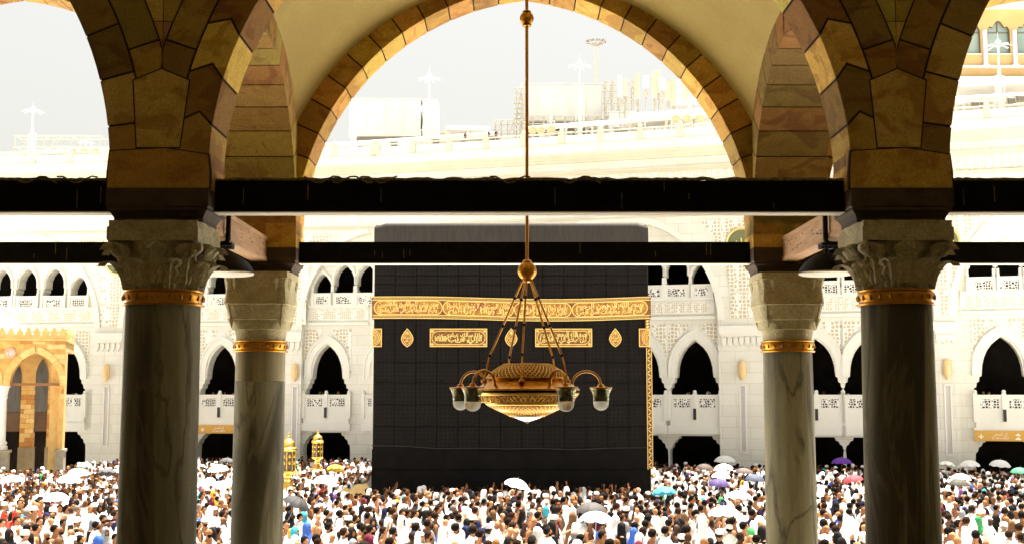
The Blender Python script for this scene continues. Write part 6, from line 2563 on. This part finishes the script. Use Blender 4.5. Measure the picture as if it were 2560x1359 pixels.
def random_spec(r):
    t = r.random()
    sp = dict(pose=r.choices([0, 1, 2, 3, 4], [40, 40, 14, 4, 2])[0], skin=r.choices([0, 1, 2, 3, 4], [28, 28, 16, 12, 16])[0], head=r.choices(['hair', 'bald', 'cap'], [66, 24, 10])[0],
              beard=r.random() < .4, hair=r.choices([0, 1, 2], [68, 28, 4])[0], cloth='white', head_cloth='white')
    if t < .29: sp['kind'] = 'covered'
    elif t < .57: sp['kind'] = 'bare'
    elif t < .62: sp['kind'] = 'hooded'
    elif t < .78:
        sp['kind'] = 'abaya'; sp['cloth'] = 'black'; sp['head_cloth'] = 'black' if r.random() < .75 else r.choice(['grey', 'brown', 'navy', 'maroon', 'white'])
    elif t < .845: sp['kind'] = 'khimar'
    elif t < .91:
        sp['kind'] = 'khimar' if r.random() < .5 else 'abaya'
        c = r.choice(['pink', 'turquoise', 'ochre', 'green', 'brown', 'blue', 'maroon', 'grey', 'cream', 'purple', 'navy'])
        sp['head_cloth'] = c
        sp['cloth'] = c if r.random() < .4 else r.choice(['black', 'white', 'brown', 'grey'])
    else:
        sp['kind'] = 'thobe'; sp['cloth'] = r.choice(['white', 'white', 'cream', 'grey', 'navy', 'black', 'brown', 'blue', 'red'])
    return sp


KC = Vector(((KX0 + KX1) / 2, (KY0 + KY1) / 2))


def blocked(x, y):
    if KX0 - .75 < x < KX1 + .75 and KY0 - .75 < y < KY1 + .75: return True
    dx, dy = (x - hx), (y - hy) / .86
    rr = math.hypot(dx, dy)
    if x < hx + .6 and abs(rr - hr_) < 1.25: return True
    if x < xr + .4 and y > PY - 1.4 - (xr - x) * .29: return True
    w_ = WL if x < corner.x else WR
    d = (Vector((x, y, 0)) - w_.A).dot(w_.n)
    if d < .55: return True
    return False


def gz(y):
    return max(0.0, (51.0 - y) * 0.027)


pts_all = []
sp_ = .60
row = 0
y = 23.0
while y < 79:
    half = y * .455 + 4.0
    k_sp = .80 if y < 36 else (.80 - .20 * min(1, (y - 36) / 14))
    x = -half + (k_sp * .5 if row % 2 else 0)
    while x < half:
        xx, yy = x + pr_.uniform(-.36, .36) * k_sp, y + pr_.uniform(-.34, .34) * k_sp
        # looser and tighter patches
        if not blocked(xx, yy) and pr_.random() < .94 + .40 * noise.noise((xx * .25, yy * .25, 3)):
            pts_all.append((xx, yy))
        x += k_sp
    y += k_sp * .86
    row += 1


def heading(x, y, r):
    v = Vector((x, y)) - KC
    t = Vector((-v.y, v.x))
    inward = -v.normalized()
    k = max(0, 1 - (v.length - 6) / 10) * .6 + .12
    t = t.normalized() + inward * k
    return math.atan2(-t.x, t.y) + r.gauss(0, .42)


HID = [(286, 496), (572, 714), (1906, 2046), (2153, 2354)]


def visible(x, y, zt_=1.62):
    px, py = project(x, y, zt_ + gz(y))
    if not (4 < px < 2556 and py < 1352): return False
    return not any(a < px < b for a, b in HID)


# umbrellas: (px, py of the top, px width, colour name, rgb, label)
UMB = [
    (1291, 1195, 62, (.85, .85, .84), 'white umbrella against the foot of the black cube, below the chandelier', .25),
    (1490, 1276, 76, (0.322, 0.462, 0.546), 'pale blue umbrella low in the middle of the crowd', .05),
    (1478, 1254, 64, (0.059, 0.050, 0.045), 'grey brown umbrella just behind the pale blue one', -.05),
    (1660, 1215, 52, (0.042, 0.322, 0.434), 'bright cyan umbrella near the cube\'s right corner', .2),
    (1812, 1137, 54, (.85, .85, .84), 'farthest white umbrella left of the thinner right column, before the arches', 0),
    (1808, 1158, 50, (.85, .85, .84), 'white umbrella just above the purple one, left of the thinner right column', .1),
    (1802, 1178, 50, (.85, .85, .84), 'white umbrella touching the top of the dark purple umbrella', -.1),
    (1796, 1195, 50, (0.059, 0.032, 0.135), 'dark purple umbrella left of the thinner right column', .12),
    (1886, 1184, 42, (0.050, 0.063, 0.099), 'slate blue umbrella beside the thinner right column', .1),
    (1762, 1158, 44, (0.072, 0.045, 0.032), 'brown umbrella behind the cube\'s right corner', .15),
    (1860, 1168, 40, (0.099, 0.068, 0.059), 'dusty pink grey umbrella between white umbrellas and thinner right column', .1),
    (1847, 1225, 58, (.85, .85, .84), 'white umbrella alone midway down, left of the thinner right column', .15),
    (1810, 1263, 70, (.85, .85, .84), 'largest and nearest white umbrella left of the thinner right column', .05),
    (2104, 1142, 50, (0.140, 0.035, 0.364), 'vivid purple umbrella between the two right columns', 0),
    (2133, 1186, 38, (0.434, 0.028, 0.042), 'red umbrella between the two right columns', .2),
    (2366, 1151, 36, (.80, .82, .76), 'pale umbrella right beside the thick right column', -.2),
    (2424, 1149, 50, (.85, .85, .84), 'farthest white umbrella right of the thick right column', 0),
    (2500, 1148, 52, (.85, .85, .84), 'white umbrella under the dark arch at the right edge', .1),
    (2550, 1167, 48, (0.045, 0.216, 0.113), 'green umbrella at the right edge', .05),
    (2402, 1182, 50, (.85, .85, .84), 'white umbrella just above the olive one, right of the thick right column', .1),
    (2397, 1196, 44, (0.045, 0.041, 0.023), 'olive umbrella right of the thick right column', .05),
    (838, 1160, 46, (0.595, 0.420, 0.028), 'yellow umbrella beside the gold lantern', .25),
    (812, 1186, 66, (.85, .85, .84), 'white umbrella in front of the yellow one left of the cube', .05),
    (740, 1240, 72, (0.023, 0.020, 0.020), 'black umbrella tilted beside the thinner left column', -.45),
    (545, 1160, 52, (.85, .85, .84), 'white umbrella between the two left columns', .1),
    (568, 1143, 40, (0.059, 0.059, 0.054), 'dark grey umbrella between the two left columns', -.15),
    (196, 1169, 52, (.85, .85, .84), 'farther white umbrella left of the thick left column', .1),
    (174, 1185, 62, (.85, .85, .84), 'white umbrella overlapping the farther white one left of the thick left column', .05),
    (141, 1229, 58, (.85, .85, .84), 'nearest white umbrella left of the thick left column', 0),
    (212, 1154, 36, (0.245, 0.434, 0.252), 'pale green umbrella near the pavilion\'s right pier', .1),
    (268, 1170, 44, (0.072, 0.068, 0.072), 'grey umbrella beside the thick left column', .3),
    (30, 1186, 60, (.85, .85, .84), 'white umbrella at the left edge below the pavilion', .1),
]
UPOS = []
for (px, py, wpx, rgb, lab, tilt) in UMB:
    q = P(px, py, 10.0)
    k_s = (q.z - CAMZ) / 10.0
    Yd = (2.20 - CAMZ) / k_s
    if Yd < 51:
        Yd = (2.20 + 51 * .027 - CAMZ) / (k_s + .027)
    w_ = WL if px < 930 else WR
    Yd = min(Yd, w_.at(px) - 1.2)
    q = P(px, py, Yd)
    UPOS.append((q, wpx * Yd / 3000 / 2, rgb, lab, tilt))
UMATS = {}
M_upole = MAT('umbrella_steel', (0.35, 0.35, 0.36), rough=.35, metal=.8)
for i, (q, r, rgb, lab, tilt) in enumerate(UPOS):
    if rgb not in UMATS:
        UMATS[rgb] = MAT('umbrella_cloth', rgb, rough=.75)
    r = max(r, .42)
    t = thing('umbrella', lab, 'umbrella', (q.x, q.y, q.z - .25), group='umbrellas held up in the crowd', world=False)
    t.rotation_euler = (tilt * .4, tilt, i * .7)
    m = MB()
    ns, nv = 8, 6

    def um(u, v, r=r):
        a = 2 * PI * u
        rad = r * math.sin(v * 1.25) / math.sin(1.25)
        fr = (u * ns) % 1.0
        sag = .05 * math.sin(fr * PI) * v
        rad *= 1 - .045 * math.sin(fr * PI) * v
        return (rad * math.cos(a), rad * math.sin(a), .25 - r * .52 * (1 - math.cos(v * 1.25)) / (1 - math.cos(1.25)) - sag)
    m.grid(um, ns * 4, nv)
    m.build('canopy', [UMATS[rgb]], t, smooth=True, angle=60, recalc=False)
    m = MB(); m.tube([(0, 0, -.95), (0, 0, .27)], .011, 6); m.tube([(0, 0, .25), (0, 0, .33)], .008, 6)
    for k in range(8):
        a = 2 * PI * k / 8
        m.tube([(0, 0, .02), (r * .5 * math.cos(a), r * .5 * math.sin(a), .25 - r * .52 * .28 - .015)], .004, 4)
    m.build('pole', [M_upole], t)
    m = MB(); m.tube([(0, 0, -1.07), (0, 0, -.94)], .018, 8); m.build('handle', [M_black], t)

# somebody under every umbrella
for q, r, *_ in UPOS:
    pts_all = [p for p in pts_all if math.hypot(p[0] - q.x - .12, p[1] - q.y) > .42]
    if not blocked(q.x + .12, q.y):
        pts_all.append((q.x + .12, q.y))

vis = sorted([p for p in pts_all if visible(*p)], key=lambda p: p[1])
near = vis[:300]
near_set = set(near)
rest = [p for p in pts_all if p not in near_set]

REG = [(0, 290, 'left of the thick left column'), (490, 577, 'between the left columns'), (705, 932, 'left of the black cube'), (932, 1160, 'below the cube\'s left half'), (1160, 1400, 'below the chandelier'), (1400, 1632, 'below the cube\'s right half'), (1632, 1912, 'right of the black cube'), (2040, 2165, 'between the right columns'), (2345, 2560, 'right of the thick right column')]
ROWS = ['nearest', 'second', 'third', 'fourth', 'fifth', 'sixth', 'seventh']
ymin = near[0][1]
span = (near[-1][1] - ymin) / 5.999


def garb_phrase(s):
    k, c, h = s['kind'], s['cloth'], s['head_cloth']
    if k == 'covered': b = 'white wrap, ' + ('capped' if s['head'] == 'cap' else 'bareheaded')
    elif k == 'bare': b = 'white wrap, one shoulder bare'
    elif k == 'hooded': b = 'white wrap pulled over head'
    elif k == 'abaya': b = ('%s robe and headscarf' % c) if c == h else '%s robe, %s headscarf' % (c, h)
    elif k == 'khimar': b = '%s prayer cape' % h
    else: b = '%s long shirt' % c
    if k in ('abaya', 'thobe', 'bare') and s['pose'] in (3, 4): b += ', arm raised'
    return b


items = []
for (x, y) in near:
    s = random_spec(pr_)
    if s['pose'] in (3, 4) and s['kind'] in ('covered', 'khimar', 'hooded'):
        s['pose'] = 0
    sc = pr_.uniform(.97, 1.09) if s['kind'] not in ('abaya', 'khimar') else pr_.uniform(.91, 1.0)
    o = make_person(x, y, heading(x, y, pr_), sc, s)
    px, py = project(x, y, 1.6 * sc + gz(y))
    reg = min(REG, key=lambda r_: 0 if r_[0] <= px <= r_[1] else min(abs(px - r_[0]), abs(px - r_[1])))[2]
    rw = ROWS[min(6, int((y - ymin) / span))]
    items.append((garb_phrase(s), reg, rw, px, o))
groups = {}
for it in items:
    groups.setdefault(it[:3], []).append(it)
for (g, reg, rw), lst in groups.items():
    lst.sort(key=lambda it: it[3])
    for i, it in enumerate(lst):
        o_txt = '' if len(lst) == 1 else ', ' + ORD[i] + ' such from left'
        lab = 'person in %s%s, %s row %s' % (g, o_txt, rw, reg)
        if len(lab.split()) > 16:
            lab = 'person in %s%s, %s row %s' % (g, '' if len(lst) == 1 else ', ' + ORD[i] + ' from left', rw, reg.replace('the thick right column', 'thick right column').replace('the thick left', 'thick left').replace('the black', 'black'))
        if len(lab.split()) > 16:
            lab = lab.replace('person in ', 'person, ').replace(' from left', '').replace(' the ', ' ')
        tag(it[4], lab, 'person', 'pilgrims in the nearest rows of the crowd')

# three workers behind the roof balustrade
for px, cl, lab in ((1163, 'grey', 'person in grey shirt behind the roof balustrade, alone left of the pair'), (1222, 'black', 'person in black behind the roof balustrade, left of a pair'), (1240, 'brown', 'person in brown behind the roof balustrade, right of a pair')):
    Yr = WR.at(px) + 1.0
    q = P(px, 380, Yr)
    o = make_person(q.x, Yr, PI + .5, 1.04, dict(kind='thobe', pose=0, cloth=cl, head_cloth=cl, skin=2, head='hair', beard=False, hair=0))
    o.location.z = ROOFZ + .002
    tag(o, lab, 'person', 'workers behind the roof balustrade')

# ---------------------------------------------------------------- the rest of the crowd, one mass
def lowpoly(kind, pose, head, faces):
    """joined and decimated figure; material 0 skin, 1 cloth, 2 head cloth / hair"""
    m = MB()
    def addm(me, mi):
        vs = [tuple(v.co) for v in me.vertices]
        fs = [tuple(p.vertices) for p in me.polygons]
        m.add(vs, fs, mi)
    if pose in (3, 4) or kind in ('bare',):
        addm(BODY[pose], 0)
    else:
        # head and hands only, the rest is inside the clothes
        h = MB(); h.ball((0, .018, 1.645), .088, 12, 9, 0, (1, 1, 1), (.86, 1.06, 1.25)); h.tube([(0, 0, 1.44), (0, .005, 1.56)], .052, 8); h.ball((0, .115, 1.632), .016, 6, 4)
        m.add(h.v, h.f, 0)
    for n_, me in GARM[kind].items():
        addm(me, 2 if n_ in ('headscarf', 'prayer_cape', 'hood') else 1)
    if kind in ('abaya', 'thobe'):
        for sm_ in SLEEVE[pose]:
            addm(sm_, 1)
    if kind in ('covered', 'bare', 'thobe') and head != 'bald':
        addm(HEADP['hair'] if head == 'hair' else HEADP['cap'], 2)
    mats = [M_any] * 3
    me = m.mesh('tmp', mats, False, recalc=False)
    for i in range(2):
        me.materials.append(M_any)
    o = bpy.data.objects.new('tmp', me)
    COL.objects.link(o)
    d = o.modifiers.new('d', 'DECIMATE')
    tri = sum(len(f) - 2 for f in m.f)
    d.ratio = min(1, faces / tri)
    dg = bpy.context.evaluated_depsgraph_get(); dg.update()
    me2 = bpy.data.meshes.new_from_object(o.evaluated_get(dg))
    n = len(me2.vertices)
    co_ = np.empty(n * 3, np.float32); me2.vertices.foreach_get('co', co_)
    me2.calc_loop_triangles()
    tr = np.empty(len(me2.loop_triangles) * 3, np.int32); me2.loop_triangles.foreach_get('vertices', tr)
    mi = np.empty(len(me2.loop_triangles), np.int32); me2.loop_triangles.foreach_get('material_index', mi)
    bpy.data.objects.remove(o); bpy.data.meshes.remove(me); bpy.data.meshes.remove(me2)
    return co_.reshape(-1, 3), tr.reshape(-1, 3), mi


KINDS_ = [('covered', 0, 'hair'), ('covered', 0, 'bald'), ('covered', 0, 'cap'), ('bare', 0, 'hair'), ('bare', 2, 'bald'), ('bare', 1, 'cap'), ('hooded', 0, 'hair'), ('abaya', 0, 'hair'), ('abaya', 1, 'hair'), ('khimar', 0, 'hair'), ('thobe', 1, 'hair'), ('thobe', 2, 'cap'), ('thobe', 1, 'bald'), ('bare', 4, 'hair'), ('bare', 3, 'bald')]
LOW = {}
for lvl, nf_, nb_ in ((0, 420, 760), (1, 190, 360)):
    for kd, po, hd in KINDS_:
        LOW[(lvl, kd, po, hd)] = lowpoly(kd, po, hd, nb_ if kd == 'bare' else nf_)
VV, TT, CC = [], [], []
off = 0


def put(x, y, z0, rot, sc, s, lvl):
    global off
    keys = [k_3 for k_3 in KINDS_ if k_3[0] == s['kind']]
    same = [k_3 for k_3 in keys if k_3[2] == s['head']] or keys
    if s['pose'] in (3, 4):
        rs_ = [k_3 for k_3 in keys if k_3[1] == s['pose']]
        same = rs_ or same
    else:
        same = [k_3 for k_3 in same if k_3[1] < 3] or same
    key = pr_.choice(same)
    v, t, mi = LOW[(lvl,) + key]
    c, sn = math.cos(rot), math.sin(rot)
    w_ = v * sc
    out = np.empty_like(w_)
    out[:, 0] = w_[:, 0] * c - w_[:, 1] * sn + x
    out[:, 1] = w_[:, 0] * sn + w_[:, 1] * c + y
    out[:, 2] = w_[:, 2] + z0
    VV.append(out); TT.append(t + off); off += len(v)
    hc_ = CRGB[s['head_cloth']] if s['kind'] in ('abaya', 'khimar', 'hooded') else (CRGB['white'] if key[2] == 'cap' else HAIRS[s['hair']])
    pal = np.array([SKINS[s['skin']] + (1,), CRGB[s['cloth']] + (1,), tuple(hc_) + (1,)], np.float32)
    CC.append(pal[mi])


for (x, y) in rest:
    s = random_spec(pr_)
    v = Vector((x, y)) - KC
    nearwall = KY0 - 2.6 < y < KY0 and abs(x) < 6.2
    if nearwall and pr_.random() < .22:
        s['kind'] = 'bare'; s['pose'] = pr_.choice([3, 4])
    elif s['pose'] in (3, 4) and pr_.random() < .5:
        s['pose'] = 0
    sc = pr_.uniform(.92, 1.05) if s['kind'] not in ('abaya', 'khimar') else pr_.uniform(.87, .96)
    put(x, y, gz(y), heading(x, y, pr_), sc, s, 0 if y < 46 else 1)
# onlookers behind the gallery rails
for wing, l, r_, lows, ups in BAYS:
    for px in lows:
        cu = wing.u(px)
        for k in range(7):
            if pr_.random() < .75:
                s = random_spec(pr_)
                p = wing.M @ Vector((cu + pr_.uniform(-1.35, 1.35), REC + WALLT + pr_.uniform(.15, 1.4), 0))
                put(p.x, p.y, GFLOOR + .004, PI + pr_.gauss(0, .6), pr_.uniform(.86, .98), s, 1)
V_ = np.concatenate(VV); T_ = np.concatenate(TT); C_2 = np.concatenate(CC)
me = bpy.data.meshes.new('crowd')
me.vertices.add(len(V_)); me.vertices.foreach_set('co', V_.ravel())
me.loops.add(T_.size); me.loops.foreach_set('vertex_index', T_.ravel().astype(np.int32))
me.polygons.add(len(T_))
me.polygons.foreach_set('loop_start', np.arange(0, T_.size, 3, dtype=np.int32))
at = me.attributes.new('tint', 'FLOAT_COLOR', 'FACE')
at.data.foreach_set('color', C_2.ravel())
me.update(calc_edges=True)
me.polygons.foreach_set('use_smooth', np.ones(len(T_), bool))
M_crowd = MAT('crowd_cloth_and_skin', (1, 1, 1), rough=.9, tint=True, spec=.06)
me.materials.append(M_crowd)
cr = link('crowd', me)
tag(cr, 'dense crowd of pilgrims filling the courtyard round the black cube', 'crowd', kind='stuff')
print('CROWD', len(rest), len(T_))
